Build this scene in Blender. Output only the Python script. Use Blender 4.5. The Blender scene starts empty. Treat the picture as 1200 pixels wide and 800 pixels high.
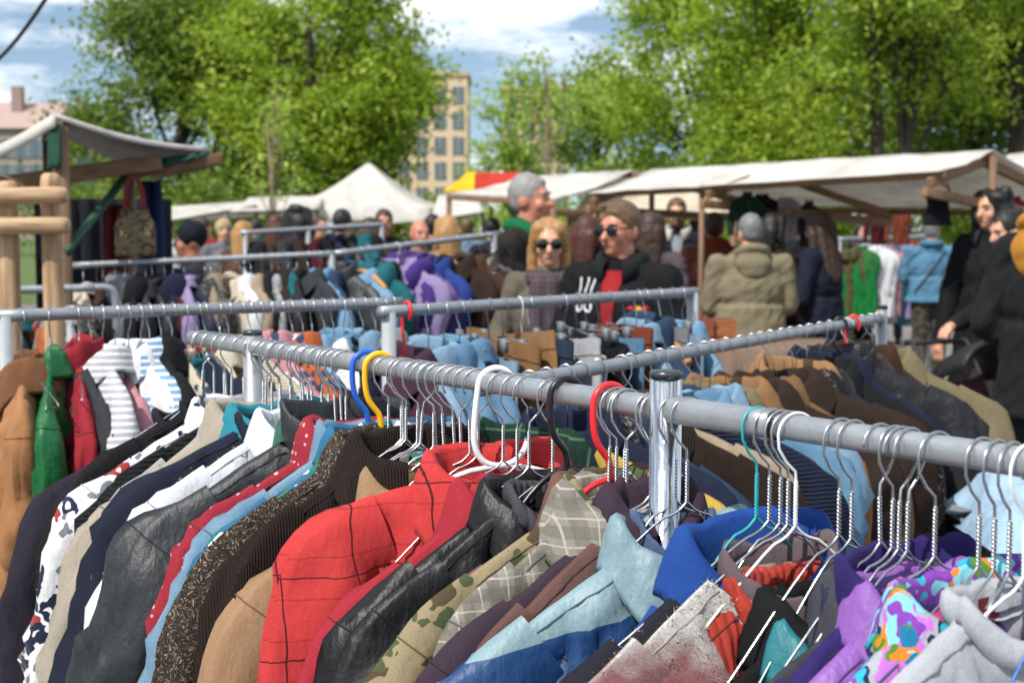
import bpy, bmesh, math, random
import numpy as np
from mathutils import Vector, Matrix, Euler, noise
from mathutils.bvhtree import BVHTree
R = math.radians
scene = bpy.context.scene
col = scene.collection
rnd = random.Random(7)
NZ = noise.noise

# ---------------------------------------------------------------- camera
F = 1667.0                      # focal length in photo pixels (1200 wide)
HOR = 262.0                     # horizon row
CAM = Vector((0, 0, 1.70))
PITCH = math.atan((400 - HOR) / F)
FWD = Vector((0, math.cos(PITCH), -math.sin(PITCH)))
UP = Vector((0, math.sin(PITCH), math.cos(PITCH)))
def ray(px, py): return FWD + Vector((1, 0, 0)) * ((px - 600) / F) + UP * ((400 - py) / F)
def at(px, py, Y):
    d = ray(px, py); return CAM + d * (Y / d.y)
def on_height(px, py, z):
    d = ray(px, py); return CAM + d * ((z - CAM.z) / d.z)
def rail_at(A, B, px):
    k = (px - 600) / F; D = B - A
    a = A - CAM
    t = (k * FWD.dot(a) - a.x) / (D.x - k * FWD.dot(D))
    return A + D * t
cd = bpy.data.cameras.new('camera'); cam = bpy.data.objects.new('camera', cd); col.objects.link(cam)
cam.location = CAM; cam.rotation_euler = (R(90) - PITCH, 0, 0)
cd.sensor_width = 36; cd.lens = F / 1200 * 36; cd.clip_start = 0.05; cd.clip_end = 3000
cd.dof.use_dof = True; cd.dof.focus_distance = 1.75; cd.dof.aperture_fstop = 7.5; cd.dof.aperture_blades = 7
scene.camera = cam

# ---------------------------------------------------------------- colour + materials
def lin(c): return c / 12.92 if c <= .04045 else ((c + .055) / 1.055) ** 2.4
def hx(s):
    s = s.lstrip('#'); return tuple(lin(int(s[i:i + 2], 16) / 255) for i in (0, 2, 4)) + (1,)
class NT:
    def __init__(s, name):
        s.m = bpy.data.materials.new(name); s.m.use_nodes = True
        s.t = s.m.node_tree; s.b = s.t.nodes['Principled BSDF']; s.out = s.t.nodes['Material Output']
    def n(s, typ, **kw):
        nd = s.t.nodes.new('ShaderNode' + typ)
        for k, v in kw.items():
            if k.startswith('i_'):
                key = k[2:]; key = int(key) if key.isdigit() else key.replace('_', ' ')
                if isinstance(v, bpy.types.NodeSocket): s.t.links.new(v, nd.inputs[key])
                else: nd.inputs[key].default_value = v
            else: setattr(nd, k, v)
        return nd
    def link(s, a, b): s.t.links.new(a, b)
    def math(s, op, a, b=0.0):
        nd = s.n('Math', operation=op)
        for i, v in enumerate((a, b)):
            if isinstance(v, bpy.types.NodeSocket): s.link(v, nd.inputs[i])
            else: nd.inputs[i].default_value = v
        return nd.outputs[0]
    def mix(s, f, a, b, mode='MIX'):
        nd = s.n('Mix', data_type='RGBA', blend_type=mode)
        for i, v in ((0, f), (6, a), (7, b)):
            if isinstance(v, bpy.types.NodeSocket): s.link(v, nd.inputs[i])
            else: nd.inputs[i].default_value = v
        return nd.outputs[2]
    def ramp(s, f, stops, const=False):
        nd = s.n('ValToRGB'); cr = nd.color_ramp
        cr.interpolation = 'CONSTANT' if const else 'LINEAR'
        while len(cr.elements) < len(stops): cr.elements.new(.5)
        for e, (p, c) in zip(cr.elements, stops):
            e.position = p; e.color = c if len(c) == 4 else tuple(c) + (1,)
        s.link(f, nd.inputs[0]); return nd.outputs[0]
    def noise(s, vec, scale, detail=3, rough=.55):
        nd = s.n('TexNoise'); nd.inputs['Scale'].default_value = scale
        nd.inputs['Detail'].default_value = detail; nd.inputs['Roughness'].default_value = rough
        if vec is not None: s.link(vec, nd.inputs['Vector'])
        return nd.outputs[0]
    def mapped(s, vec, scale=(1, 1, 1), loc=(0, 0, 0), rot=(0, 0, 0)):
        nd = s.n('Mapping'); s.link(vec, nd.inputs[0])
        nd.inputs['Scale'].default_value = scale; nd.inputs['Location'].default_value = loc; nd.inputs['Rotation'].default_value = rot
        return nd.outputs[0]
    def bump(s, h, strength, dist, prev=None):
        nd = s.n('Bump'); nd.inputs['Strength'].default_value = strength; nd.inputs['Distance'].default_value = dist
        s.link(h, nd.inputs['Height'])
        if prev is not None: s.link(prev, nd.inputs['Normal'])
        return nd.outputs[0]
    def obj(s): return s.n('TexCoord').outputs['Object']
G1 = (1, 1, 1, 1)
_cache = {}; seam_of = {}
def plain(name, c, rough=.6, metal=0., nscale=30, namt=.12, bump=0., bscale=80, bdist=.003, spec=.5, coat=0.):
    key = ('p', name, c, rough, metal)
    if key in _cache: return _cache[key]
    t = NT(name); o = t.obj()
    n = t.noise(o, nscale, 5)
    f = t.ramp(n, [(.25, (1 - namt,) * 3), (.75, (1 + namt * .6,) * 3)])
    c = hx(c) if isinstance(c, str) else c
    t.link(t.mix(1., c, f, 'MULTIPLY'), t.b.inputs['Base Color'])
    t.b.inputs['Roughness'].default_value = rough; t.b.inputs['Metallic'].default_value = metal
    t.b.inputs['Specular IOR Level'].default_value = spec; t.b.inputs['Coat Weight'].default_value = coat
    r = t.ramp(t.noise(o, nscale * 2.3, 4), [(.3, (rough * .75,) * 3), (.7, (min(1, rough * 1.25),) * 3)])
    t.link(r, t.b.inputs['Roughness'])
    if bump: t.link(t.bump(t.noise(o, bscale, 4), bump, bdist), t.b.inputs['Normal'])
    _cache[key] = t.m; return t.m

def fabric(c, kind='plain', c2='#111111', c3='#ffffff', sc=1., rough=.85, wr=1.):
    key = ('f', c, kind, c2, c3, sc)
    if key in _cache: return _cache[key]
    def dye(h):
        q = hx(h); m = max(q[:3]); lo = min(q[:3]); sat = (m - lo) / (m + 1e-4); k = .92 - .30 * sat; av = sum(q[:3]) / 3; return tuple((x * .91 + av * .09) * k + .003 for x in q[:3]) + (1,)
    t = NT('cloth_' + kind); o = t.obj(); C = dye(c); C2 = dye(c2); C3 = dye(c3)
    seam_of[t.m.name] = tuple(x * .42 for x in C[:3]) + (1,)
    sep = t.n('SeparateXYZ'); t.link(o, sep.inputs[0]); X, Y, Z = sep.outputs
    base = None; fine_s, fine_d = .35, .0007; extra = None; sheen = .25
    v = lambda c_: t.n('RGB').outputs[0]
    def line(axis, period, width, off=0.):
        w = t.math('MULTIPLY', t.math('SUBTRACT', t.noise(o, 9, 2), .5), period * .25)
        q = t.math('FRACT', t.math('ADD', t.math('DIVIDE', t.math('ADD', axis, w), period), 50.0 + off))
        return t.math('LESS_THAN', q, width)
    if kind == 'check':
        l = t.math('MAXIMUM', line(X, .095 * sc, .024), line(Z, .1 * sc, .02))
        l2 = t.math('MULTIPLY', line(Z, .05 * sc, .04, .5), .35)
        base = t.mix(t.math('MAXIMUM', l, l2), C, C2)
    elif kind == 'plaid':
        a = t.mix(t.math('MULTIPLY', line(X, .06 * sc, .45), .55), C, C2)
        a = t.mix(t.math('MULTIPLY', line(Z, .06 * sc, .45), .55), a, C2)
        a = t.mix(t.math('MULTIPLY', line(X, .06 * sc, .06, .3), .8), a, C3)
        base = t.mix(t.math('MULTIPLY', line(Z, .06 * sc, .06, .3), .8), a, C3)
    elif kind == 'stripe':
        base = t.mix(line(Z, .014 * sc, .4), C, C2)
    elif kind == 'vstripe':
        base = t.mix(line(X, .018 * sc, .3), C, C2)
    elif kind == 'camo':
        n = t.noise(t.mapped(o, (1, 1, 1.3)), 16 / sc, 2, .5)
        n2 = t.noise(t.mapped(o, (1, 1, 1), (3, 1, 2)), 24 / sc, 2, .6)
        a = t.mix(t.math('GREATER_THAN', n, .54), C, C2)
        base = t.mix(t.math('GREATER_THAN', n2, .58), a, C3)
    elif kind in ('floral', 'polka', 'geo', 'psy', 'tweed'):
        vo = t.n('TexVoronoi'); vo.feature = 'F1'
        wob = t.mix(.1 if kind != 'polka' else 0., o, t.n('TexNoise', i_Vector=o, i_Scale=22.).outputs[1])
        t.link(wob, vo.inputs['Vector'])
        vo.inputs['Scale'].default_value = {'floral': 26, 'polka': 75, 'geo': 24, 'psy': 17, 'tweed': 190}[kind] / sc
        d, cc = vo.outputs['Distance'], vo.outputs['Color']
        sp = t.n('SeparateColor'); t.link(cc, sp.inputs[0])
        if kind == 'polka':
            vo.inputs['Randomness'].default_value = 0.
            base = t.mix(t.math('LESS_THAN', d, .24), C, C2)
        elif kind == 'floral':
            cols = t.ramp(sp.outputs[0], [(0, C2), (.45, C3), (.75, C)], True)
            base = t.mix(t.math('LESS_THAN', d, .5), C, cols)
        elif kind == 'geo':
            cols = t.ramp(sp.outputs[0], [(0, C2), (.5, hx('#6b7078')), (.68, C2), (.88, C3)], True)
            ring = t.math('MULTIPLY', t.math('LESS_THAN', d, .66), t.math('GREATER_THAN', d, .22))
            vo.distance = 'MANHATTAN'
            base = t.mix(ring, C, cols)
        elif kind == 'psy':
            f = t.math('FRACT', t.math('ADD', t.math('MULTIPLY', t.noise(o, 11, 3), 2.6), sp.outputs[0]))
            base = t.ramp(f, [(0, hx('#2b9fb5')), (.16, hx('#7a3fa0')), (.3, hx('#7fc4cf')), (.42, hx('#d9772b')), (.5, hx('#4f7a2a')),
                              (.6, hx('#1d6f93')), (.72, hx('#b56bc0')), (.84, hx('#9aa0a8')), (.93, hx('#202a44'))], True)
        else:
            base = t.mix(t.math('MULTIPLY', t.math('GREATER_THAN', sp.outputs[0], .62), .5), C, C2)
            base = t.mix(t.math('GREATER_THAN', sp.outputs[1], .86), base, C3); extra = (d, .5, .002)
    elif kind == 'denim':
        n = t.ramp(t.noise(t.mapped(o, (1, 1, .4)), 14, 4), [(.3, (0, 0, 0, 1)), (.75, G1)])
        base = t.mix(n, C, C2)
        fine_s = .6
    elif kind == 'fuzzy':
        n = t.ramp(t.noise(t.mapped(o, (1, 1, .6)), 60, 4, .7), [(.35, (0, 0, 0, 1)), (.65, G1)])
        g = t.ramp(t.math('MULTIPLY', t.math('ADD', t.math('ADD', Z, t.math('MULTIPLY', t.noise(o, 30, 3), .08)), .135), -6.5), [(0, C), (.24, C2), (1, C2)])
        base = t.mix(t.math('MULTIPLY', n, .32), g, C3); fine_s, fine_d = 1., .006; sheen = .8
    elif kind == 'blocks':
        w = t.math('ADD', Z, t.math('MULTIPLY', t.math('ABSOLUTE', X), .2))
        base = t.ramp(t.math('MULTIPLY', w, -2.), [(0, C), (.285, hx('#20426f')), (.46, hx('#5c7a7e')), (.62, hx('#12305f')), (.72, hx('#b02a30')), (.9, hx('#12305f'))], True)
    elif kind == 'lace':
        vo = t.n('TexVoronoi'); t.link(o, vo.inputs['Vector']); vo.inputs['Scale'].default_value = 120
        base = t.mix(t.math('LESS_THAN', vo.outputs['Distance'], .28), C, C2)
    if kind in ('knit', 'rib', 'cord'):
        wv = t.n('TexWave'); wv.bands_direction = 'Z' if kind == 'knit' else 'X'
        t.link(o, wv.inputs['Vector']); wv.inputs['Scale'].default_value = {'knit': 42, 'rib': 34, 'cord': 80}[kind] / sc
        wv.inputs['Distortion'].default_value = .6
        extra = (wv.outputs['Fac'], .8, .003)
        base = t.mix(t.math('MULTIPLY', wv.outputs['Fac'], .35), C, tuple(x * .45 for x in C[:3]) + (1,)); sheen = .5
    if base is None:
        rgb = t.n('RGB'); rgb.outputs[0].default_value = C; base = rgb.outputs[0]
    # woven mottling, worn patches
    f = t.ramp(t.noise(o, 420, 3, .7), [(.25, (.80,) * 3), (.75, (1.14,) * 3)])
    base = t.mix(1., base, f, 'MULTIPLY')
    f = t.ramp(t.noise(o, 12, 4), [(.25, (.88,) * 3), (.75, (1.08,) * 3)])
    base = t.mix(1., base, f, 'MULTIPLY')
    t.link(base, t.b.inputs['Base Color'])
    nb = None
    wn = t.noise(t.mapped(o, (1, 1, .38)), 17, 4, .55)
    nb = t.bump(wn, .85 * wr, .012)
    rg = t.n('TexNoise', noise_type='RIDGED_MULTIFRACTAL'); t.link(t.mapped(o, (1, 1, .5), rot=(0, .5, 0)), rg.inputs['Vector'])
    rg.inputs['Scale'].default_value = 7.; rg.inputs['Detail'].default_value = 2.5; rg.inputs['Distortion'].default_value = .6
    nb = t.bump(rg.outputs[0], .75 * wr, .011, nb)
    nb = t.bump(t.noise(o, 46, 3), .35 * wr, .004, nb)
    if kind == 'nylon': nb = t.bump(t.noise(t.mapped(o, (1, 1, .6)), 24, 4, .6), .45, .008, nb)
    if kind == 'leather':
        vo = t.n('TexVoronoi'); t.link(o, vo.inputs['Vector']); vo.inputs['Scale'].default_value = 320
        nb = t.bump(vo.outputs['Distance'], .2, .0005, nb); nb = t.bump(t.noise(o, 22, 3, .5), .35, .006, nb)
    if extra: nb = t.bump(extra[0], extra[1], extra[2], nb)
    nb = t.bump(t.noise(o, 900, 2), fine_s, fine_d, nb)
    t.link(nb, t.b.inputs['Normal'])
    if kind == 'leather': rough = .42; sheen = 0
    if kind in ('nylon', 'blocks'): rough = .45; sheen = 0
    t.b.inputs['Roughness'].default_value = rough
    t.b.inputs['Sheen Weight'].default_value = sheen * min(1, .15 + 2.2 * max(C[:3])); t.b.inputs['Sheen Roughness'].default_value = .4
    t.b.inputs['Sheen Tint'].default_value = tuple(min(1, x * 1.5 + .1) for x in C[:3]) + (1,)
    t.b.inputs['Specular IOR Level'].default_value = .34 if kind in ('leather', 'nylon', 'blocks') else .15
    _cache[key] = t.m; return t.m

def canvas_mat(name, c, trans=.25):
    t = NT(name); o = t.obj()
    f = t.ramp(t.noise(t.mapped(o, (1, 1, .5)), 2.6, 7, .68), [(.28, (.70,) * 3), (.62, (1.04,) * 3)])
    base = t.mix(1., hx(c), f, 'MULTIPLY')
    t.link(base, t.b.inputs['Base Color']); t.b.inputs['Roughness'].default_value = .7; t.b.inputs['Specular IOR Level'].default_value = .3
    nb = t.bump(t.noise(o, 3.5, 4), .5, .05); t.link(nb, t.b.inputs['Normal'])
    tr = t.n('BsdfTranslucent'); t.link(base, tr.inputs[0])
    mx = t.n('MixShader'); mx.inputs[0].default_value = trans
    t.link(t.b.outputs[0], mx.inputs[1]); t.link(tr.outputs[0], mx.inputs[2]); t.link(mx.outputs[0], t.out.inputs[0])
    return t.m
def metal_mat(name, c, rough, scratch=.3, metallic=1.):
    t = NT(name); o = t.obj()
    t.b.inputs['Metallic'].default_value = metallic
    n = t.noise(t.mapped(o, (1, 1, 1)), 60, 6, .7)
    t.link(t.ramp(n, [(.3, (rough * .6,) * 3), (.75, (min(1, rough * 1.6),) * 3)]), t.b.inputs['Roughness'])
    t.link(t.mix(1., hx(c), t.ramp(t.noise(o, 16, 5, .65), [(.3, (1 - scratch,) * 3), (.65, (1.,) * 3)]), 'MULTIPLY'), t.b.inputs['Base Color'])
    t.link(t.bump(t.noise(o, 140, 4), .08, .001), t.b.inputs['Normal'])
    return t.m
def wood_mat(name, c, c2, axis='x', sc=1.):
    t = NT(name); o = t.obj()
    s = {'x': (3, 46, 46), 'z': (46, 46, 3), 'y': (46, 3, 46)}[axis]
    n = t.noise(t.mapped(o, tuple(q * sc for q in s)), 1., 5, .6)
    base = t.ramp(n, [(.3, hx(c2)), (.62, hx(c))])
    kn = t.n('TexVoronoi'); t.link(t.mapped(o, tuple(q * .1 for q in s)), kn.inputs[0]); kn.inputs['Scale'].default_value = 1.4
    base = t.mix(t.math('LESS_THAN', kn.outputs['Distance'], .1), base, hx('#5a3519'))
    t.link(base, t.b.inputs['Base Color']); t.b.inputs['Roughness'].default_value = .65
    t.link(t.bump(n, .3, .004), t.b.inputs['Normal'])
    return t.m

CHROME = metal_mat('chrome', '#cfd3d6', .14, .12)
RAIL = metal_mat('galvanised_rail', '#b0b4b7', .34, .25, .62)
GREYRAIL = metal_mat('grey_tube', '#9b9fa4', .45, .2, .5)
WIRE = metal_mat('zinc_wire', '#c2c4c6', .3, .25)
DARKM = plain('dark_rubber', '#1b1c1e', .6)
WHITEWIRE = plain('white_coated_wire', '#e8e8e6', .4)
BLACKP = plain('black_plastic', '#16171a', .35)
WOOD_H = wood_mat('hanger_wood', '#c08a4c', '#9a6a34')
PINE = wood_mat('peeled_pine', '#bd9f7c', '#7f6244'); PINEZ = wood_mat('peeled_pine_upright', '#b99a76', '#785c40', 'z')
TIMBER = wood_mat('stall_timber', '#8a6a4a', '#5e452e'); TIMBERZ = wood_mat('stall_timber_upright', '#80624a', '#553f2c', 'z')
plastic = lambda c: plain('coloured_plastic', c, .32, namt=.06)

# ---------------------------------------------------------------- mesh builder
class MB:
    def __init__(s): s.v = []; s.f = []
    def grid(s, rows, closed=False, cap=False, flip=False):
        b = len(s.v); m = len(rows[0])
        for r in rows: s.v.extend(tuple(p) for p in r)
        for i in range(len(rows) - 1):
            for j in range(m if closed else m - 1):
                a = b + i * m + j; c = b + i * m + (j + 1) % m
                q = (a, c, c + m, a + m); s.f.append(q[::-1] if flip else q)
        if cap:
            s.f.append(tuple(range(b + m - 1, b - 1, -1))); e = b + (len(rows) - 1) * m
            s.f.append(tuple(range(e, e + m)))
        return s
    def tube(s, path, r, n=8, cap=True, sq=1., up=None):
        P = [Vector(p) for p in path]; N = len(P); rows = []; ref = None
        for i, p in enumerate(P):
            t = (P[min(i + 1, N - 1)] - P[max(i - 1, 0)]).normalized()
            if ref is None:
                ref = Vector(up) if up else (Vector((0, 0, 1)) if abs(t.z) < .9 else Vector((1, 0, 0)))
            ref = (ref - t * ref.dot(t)).normalized(); bi = t.cross(ref)
            rr = r[i] if isinstance(r, (list, tuple)) else r
            row = []
            for k in range(n):
                a = 2 * math.pi * k / n + math.pi / n; c, d = math.cos(a), math.sin(a)
                if sq != 1.:
                    m = (abs(c) ** sq + abs(d) ** sq) ** (-1 / sq); c *= m; d *= m
                row.append(p + (ref * c + bi * d) * rr)
            rows.append(row)
        return s.grid(rows, True, cap)
    def ell(s, c, r, nu=16, nv=10, rot=None):
        rows = []
        for i in range(nv + 1):
            th = math.pi * (i + (0.02 if i == 0 else (-.02 if i == nv else 0))) / nv; row = []
            for k in range(nu):
                a = 2 * math.pi * k / nu
                p = Vector((r[0] * math.sin(th) * math.cos(a), r[1] * math.sin(th) * math.sin(a), r[2] * math.cos(th)))
                if rot: p = rot @ p
                row.append(p + Vector(c))
            rows.append(row)
        return s.grid(rows, True, True, True)
    def caps(s, a, b, r1, r2, n=12):
        a = Vector(a); b = Vector(b); t = (b - a); L = max(t.length, 1e-5); t = t / L
        path = []; rr = []
        for q in (-88, -60, -30, 0): path.append(a + t * r1 * math.sin(R(q))); rr.append(r1 * math.cos(R(q)))
        for q in (0, 30, 60, 88): path.append(b + t * r2 * math.sin(R(q)) + t * 1e-4); rr.append(r2 * math.cos(R(q)))
        return s.tube(path, rr, n)
    def box(s, c, d, rot=None):
        b = len(s.v); c = Vector(c)
        for i in range(8):
            p = Vector(((i & 1) - .5, ((i >> 1) & 1) - .5, ((i >> 2) & 1) - .5)); p = Vector((p.x * d[0], p.y * d[1], p.z * d[2]))
            if rot: p = rot @ p
            s.v.append(tuple(c + p))
        for q in ((0, 2, 3, 1), (4, 5, 7, 6), (0, 1, 5, 4), (2, 6, 7, 3), (0, 4, 6, 2), (1, 3, 7, 5)): s.f.append(tuple(b + k for k in q))
        return s
    def bar(s, a, b, w, h):
        a = Vector(a); b = Vector(b); d = b - a
        rot = d.to_track_quat('X', 'Z').to_matrix()
        return s.box((a + b) / 2, (d.length, w, h), rot)
    def mesh(s, name, mat=None, smooth=True, weld=0):
        me = bpy.data.meshes.new(name); me.from_pydata(s.v, [], s.f)
        if weld:
            bm = bmesh.new(); bm.from_mesh(me); bmesh.ops.remove_doubles(bm, verts=bm.verts, dist=weld); bm.to_mesh(me); bm.free()
        me.validate()
        if mat is not None: me.materials.append(mat)
        if smooth: me.polygons.foreach_set('use_smooth', [True] * len(me.polygons))
        me.update(); return me
    def build(s, name, mat, parent=None, smooth=True, bevel=0, weld=0):
        return link(name, s.mesh(name, mat, smooth, weld), parent, bevel=bevel)
def link(name, me, parent=None, mat=None, bevel=0):
    o = bpy.data.objects.new(name, me); col.objects.link(o)
    if parent is not None: o.parent = parent
    if mat is not None:
        o.material_slots[0].link = 'OBJECT'; o.material_slots[0].material = mat
    if bevel:
        b = o.modifiers.new('edge', 'BEVEL'); b.width = bevel; b.segments = 2; b.limit_method = 'ANGLE'
    return o
def empty(name, loc, label, cat, group=None, rot=(0, 0, 0)):
    o = bpy.data.objects.new(name, None); col.objects.link(o); o.location = loc; o.rotation_euler = rot
    o.empty_display_size = .1
    return tag(o, label, cat, group)
def tag(o, label, cat=None, group=None, kind=None):
    if label: o['label'] = label
    if cat: o['category'] = cat
    if group: o['group'] = group
    if kind: o['kind'] = kind
    return o
def structure(o): o['kind'] = 'structure'; return o
def sm(x): x = max(0., min(1., x)); return x * x * (3 - 2 * x)

# ---------------------------------------------------------------- light, sky
SUN_EL, SUN_AZ = R(50), math.atan2(-.78, -.63)       # direction towards the sun: behind the camera, to its left
sd = Vector((math.cos(SUN_AZ) * math.cos(SUN_EL), math.sin(SUN_AZ) * math.cos(SUN_EL), math.sin(SUN_EL)))
ld = bpy.data.lights.new('sun', 'SUN'); ld.energy = 4.3; ld.angle = R(.53); ld.color = (1, .95, .87)
sun = bpy.data.objects.new('sun', ld); col.objects.link(sun); sun.rotation_euler = sd.to_track_quat('Z', 'Y').to_euler()
w = bpy.data.worlds.new('World'); scene.world = w; w.use_nodes = True
wt = w.node_tree; bg = wt.nodes['Background']
def wn(typ, **kw):
    nd = wt.nodes.new('ShaderNode' + typ)
    for k, v in kw.items(): setattr(nd, k, v)
    return nd
sky = wn('TexSky', sky_type='NISHITA', sun_disc=False, sun_elevation=SUN_EL, sun_rotation=math.pi / 2 - SUN_AZ, air_density=1.25, dust_density=.3, ozone_density=1.4)
tc = wn('TexCoord'); mp = wn('Mapping'); mp.inputs['Scale'].default_value = (1.6, 1.6, 5.2); mp.inputs['Location'].default_value = (.35, .1, .22)
wt.links.new(tc.outputs['Generated'], mp.inputs[0])
lift = wn('Mapping'); lift.inputs['Location'].default_value = (0, 0, .13); lift.inputs['Scale'].default_value = (1, 1, .85)   # the clear blue above the haze line
wt.links.new(tc.outputs['Generated'], lift.inputs[0]); wt.links.new(lift.outputs[0], sky.inputs[0])
nz = wn('TexNoise'); nz.inputs['Scale'].default_value = 3.1; nz.inputs['Detail'].default_value = 9; nz.inputs['Roughness'].default_value = .58
wt.links.new(mp.outputs[0], nz.inputs[0])
cr = wn('ValToRGB'); cr.color_ramp.elements[0].position = .445; cr.color_ramp.elements[1].position = .59
wt.links.new(nz.outputs[0], cr.inputs[0])
nz2 = wn('TexNoise'); nz2.inputs['Scale'].default_value = 5.; nz2.inputs['Detail'].default_value = 6
wt.links.new(mp.outputs[0], nz2.inputs[0])
cc = wn('ValToRGB'); cc.color_ramp.elements[0].position = .38; cc.color_ramp.elements[1].position = .6
cc.color_ramp.elements[0].color = (8.6, 9.3, 9.9, 1); cc.color_ramp.elements[1].color = (11.8, 11.9, 12., 1)
wt.links.new(nz2.outputs[0], cc.inputs[0])
mx = wn('Mix', data_type='RGBA'); wt.links.new(cr.outputs[0], mx.inputs[0]); wt.links.new(sky.outputs[0], mx.inputs[6]); wt.links.new(cc.outputs[0], mx.inputs[7])
wt.links.new(mx.outputs[2], bg.inputs[0]); bg.inputs[1].default_value = .112
vs = scene.view_settings; vs.view_transform = 'Standard'; vs.look = 'None'; vs.exposure = .28; vs.gamma = 1.; vs.use_curve_mapping = False
scene.cycles.max_bounces = 8; scene.cycles.use_denoising = True

# ---------------------------------------------------------------- ground
t = NT('worn_asphalt'); o = t.obj()
base = t.ramp(t.noise(o, 60, 6, .7), [(.3, hx('#63605c')), (.7, hx('#86827c'))])
base = t.mix(1., base, t.ramp(t.noise(o, .8, 5), [(.3, (.75,) * 3), (.7, (1.1,) * 3)]), 'MULTIPLY')
t.link(base, t.b.inputs['Base Color']); t.b.inputs['Roughness'].default_value = .9
t.link(t.bump(t.noise(o, 180, 4), .5, .006), t.b.inputs['Normal'])
g = MB(); rows = []
for i in range(41):
    y = -40 + 400 * (i / 40) ** 2
    rows.append([(x, y, .0) for x in (-300, -120, -40, -12, 0, 12, 40, 120, 300)])
structure(g.grid(rows, flip=True).build('ground', t.m))
t = NT('meadow'); o = t.obj()
t.link(t.ramp(t.noise(o, 6, 6, .7), [(.3, hx('#3c4a1e')), (.7, hx('#5d7230'))]), t.b.inputs['Base Color']); t.b.inputs['Roughness'].default_value = 1.
structure(MB().grid([[(x, y, .006) for x in (-200, 0, 200)] for y in (30, 80, 200)], flip=True).build('lawn', t.m))
# ---------------------------------------------------------------- hangers
RR = .0138                       # rail radius
def arc(cx, cz, r, a0, a1, n, y=0.):
    return [(cx + r * math.cos(R(a0 + (a1 - a0) * i / n)), y, cz + r * math.sin(R(a0 + (a1 - a0) * i / n))) for i in range(n + 1)]
def smooth_path(P, it=2):
    P = [Vector(p) for p in P]
    for _ in range(it):
        Q = [P[0]]
        for a, b in zip(P, P[1:]): Q += [a * .75 + b * .25, a * .25 + b * .75]
        Q.append(P[-1]); P = Q
    return P
def wire_hanger_mesh(seed, mat, r=.00135, hi=True, fit=None):
    q = random.Random(seed); m = MB(); n = 6 if hi else 4
    hr = .0205 + q.uniform(-.001, .002); hz = RR + r - hr; sg = 1 if q.random() < .8 else -1
    zt = -.094 + q.uniform(-.012, .006)
    if fit: zt = fit[0]
    hook = arc(0, hz, hr, q.uniform(-35, 5), 175, 16) + [(-hr * .95, 0, hz - .012), (-hr * .55, 0, hz - .026), (-.001, 0, hz - .036), (0, 0, -.055)]
    hook = [(x * sg, y, z) for x, y, z in hook]
    m.tube(hook + [(0, .0012, -.06), (0, .001, zt)], r, n)
    if hi:       # two wires twisted round each other
        for ph in (0, math.pi):
            m.tube([(.0012 * math.cos(ph + k * .72), .0012 * math.sin(ph + k * .72), -.052 - k * (abs(zt) - .052) / 54) for k in range(55)], r * .85, n)
    W = .2 + q.uniform(-.01, .008); d1 = q.uniform(.062, .085); k1 = q.uniform(-.01, .01)
    if fit: W = fit[1]; d1 = fit[2]; k1 = 0
    L = smooth_path([(0, 0, zt), (-.012, 0, zt - .012), (-.035, q.uniform(-.004, .004), zt - .018), (-W, k1, zt - d1), (-W - .012, k1, zt - d1 - .008), (-W + .002, k1, zt - d1 - .016), (0, 0, zt - d1 - .012 + q.uniform(-.004, .004))])
    d2 = d1 + (0 if fit else q.uniform(-.008, .008))
    Rr = smooth_path([(0, 0, zt), (.012, 0, zt - .012), (.035, q.uniform(-.004, .004), zt - .018), (W, -k1, zt - d2), (W + .012, -k1, zt - d2 - .008), (W - .002, -k1, zt - d2 - .016), (0, 0, zt - d1 - .012)])
    m.tube(L, r, n); m.tube(Rr, r, n)
    return m.mesh('wire_hanger', mat)
def plastic_hanger_mesh(mat, hr=.0215, r=.0041, fit=(-.1, .2, .075)):
    m = MB(); hz = RR + r - hr; zt, W, d = fit
    hook = arc(0, hz, hr, -40, 178, 18) + [(-hr * 1.02, 0, hz - .02), (-hr * .85, 0, hz - .042), (-hr * .4, 0, hz - .056), (0, 0, hz - .066), (.002, 0, zt - .005)]
    m.tube(smooth_path(hook, 1), r, 10)
    for s in (-1, 1):
        m.tube(smooth_path([(0, 0, zt), (s * .03, 0, zt - .008), (s * W * .5, 0, zt - d * .45), (s * W * .97, 0, zt - d * .9), (s * W * 1.03, 0, zt - d), (s * W * .98, 0, zt - d - .01), (0, 0, zt - d - .008)]), r * .9, 8)
    return m.mesh('plastic_hanger', mat)
def white_loop_mesh(mat, W=.2, d=.04):     # moulded hanger whose hook swings low before it meets the arms
    m = MB(); hr = .0235; r = .0040; hz = RR + r - hr
    P = arc(.008, hz, hr, 20, 172, 14) + [(-.022, 0, -.04), (-.026, 0, -.075), (-.018, 0, -.098), (.0, 0, -.108), (.024, 0, -.107), (.04, 0, -.094), (.047, 0, -.078)]
    m.tube(smooth_path(P, 2), r, 10)
    for s in (-1, 1): m.tube(smooth_path([(0, 0, -.108), (s * .05, 0, -.112), (s * W, 0, -.11 - d), (s * W * 1.04, 0, -.12 - d)]), r * .9, 8)
    return m.mesh('plastic_hanger', mat)
def wooden_parts(hi=False):
    m = MB(); m.tube(arc(0, RR + .0015 - .02, .02, -20, 175, 12) + [(-.018, 0, -.018), (-.008, 0, -.035), (0, 0, -.05), (0, 0, -.09)], .0016, 6)
    b = MB()
    P = [(-.21, 0, -.165), (-.19, -.004, -.145), (-.1, .002, -.108), (-.03, .004, -.09), (0, .004, -.087), (.03, .004, -.09), (.1, .002, -.108), (.19, -.004, -.145), (.21, 0, -.165)]
    b.tube(smooth_path(P, 1), [.006] + [.012] * 14 + [.006, .006][:1], 8) if False else b.tube(smooth_path(P, 1), .011, 8)
    return b.mesh('wooden_hanger', WOOD_H), m.mesh('hook', WIRE)
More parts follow.
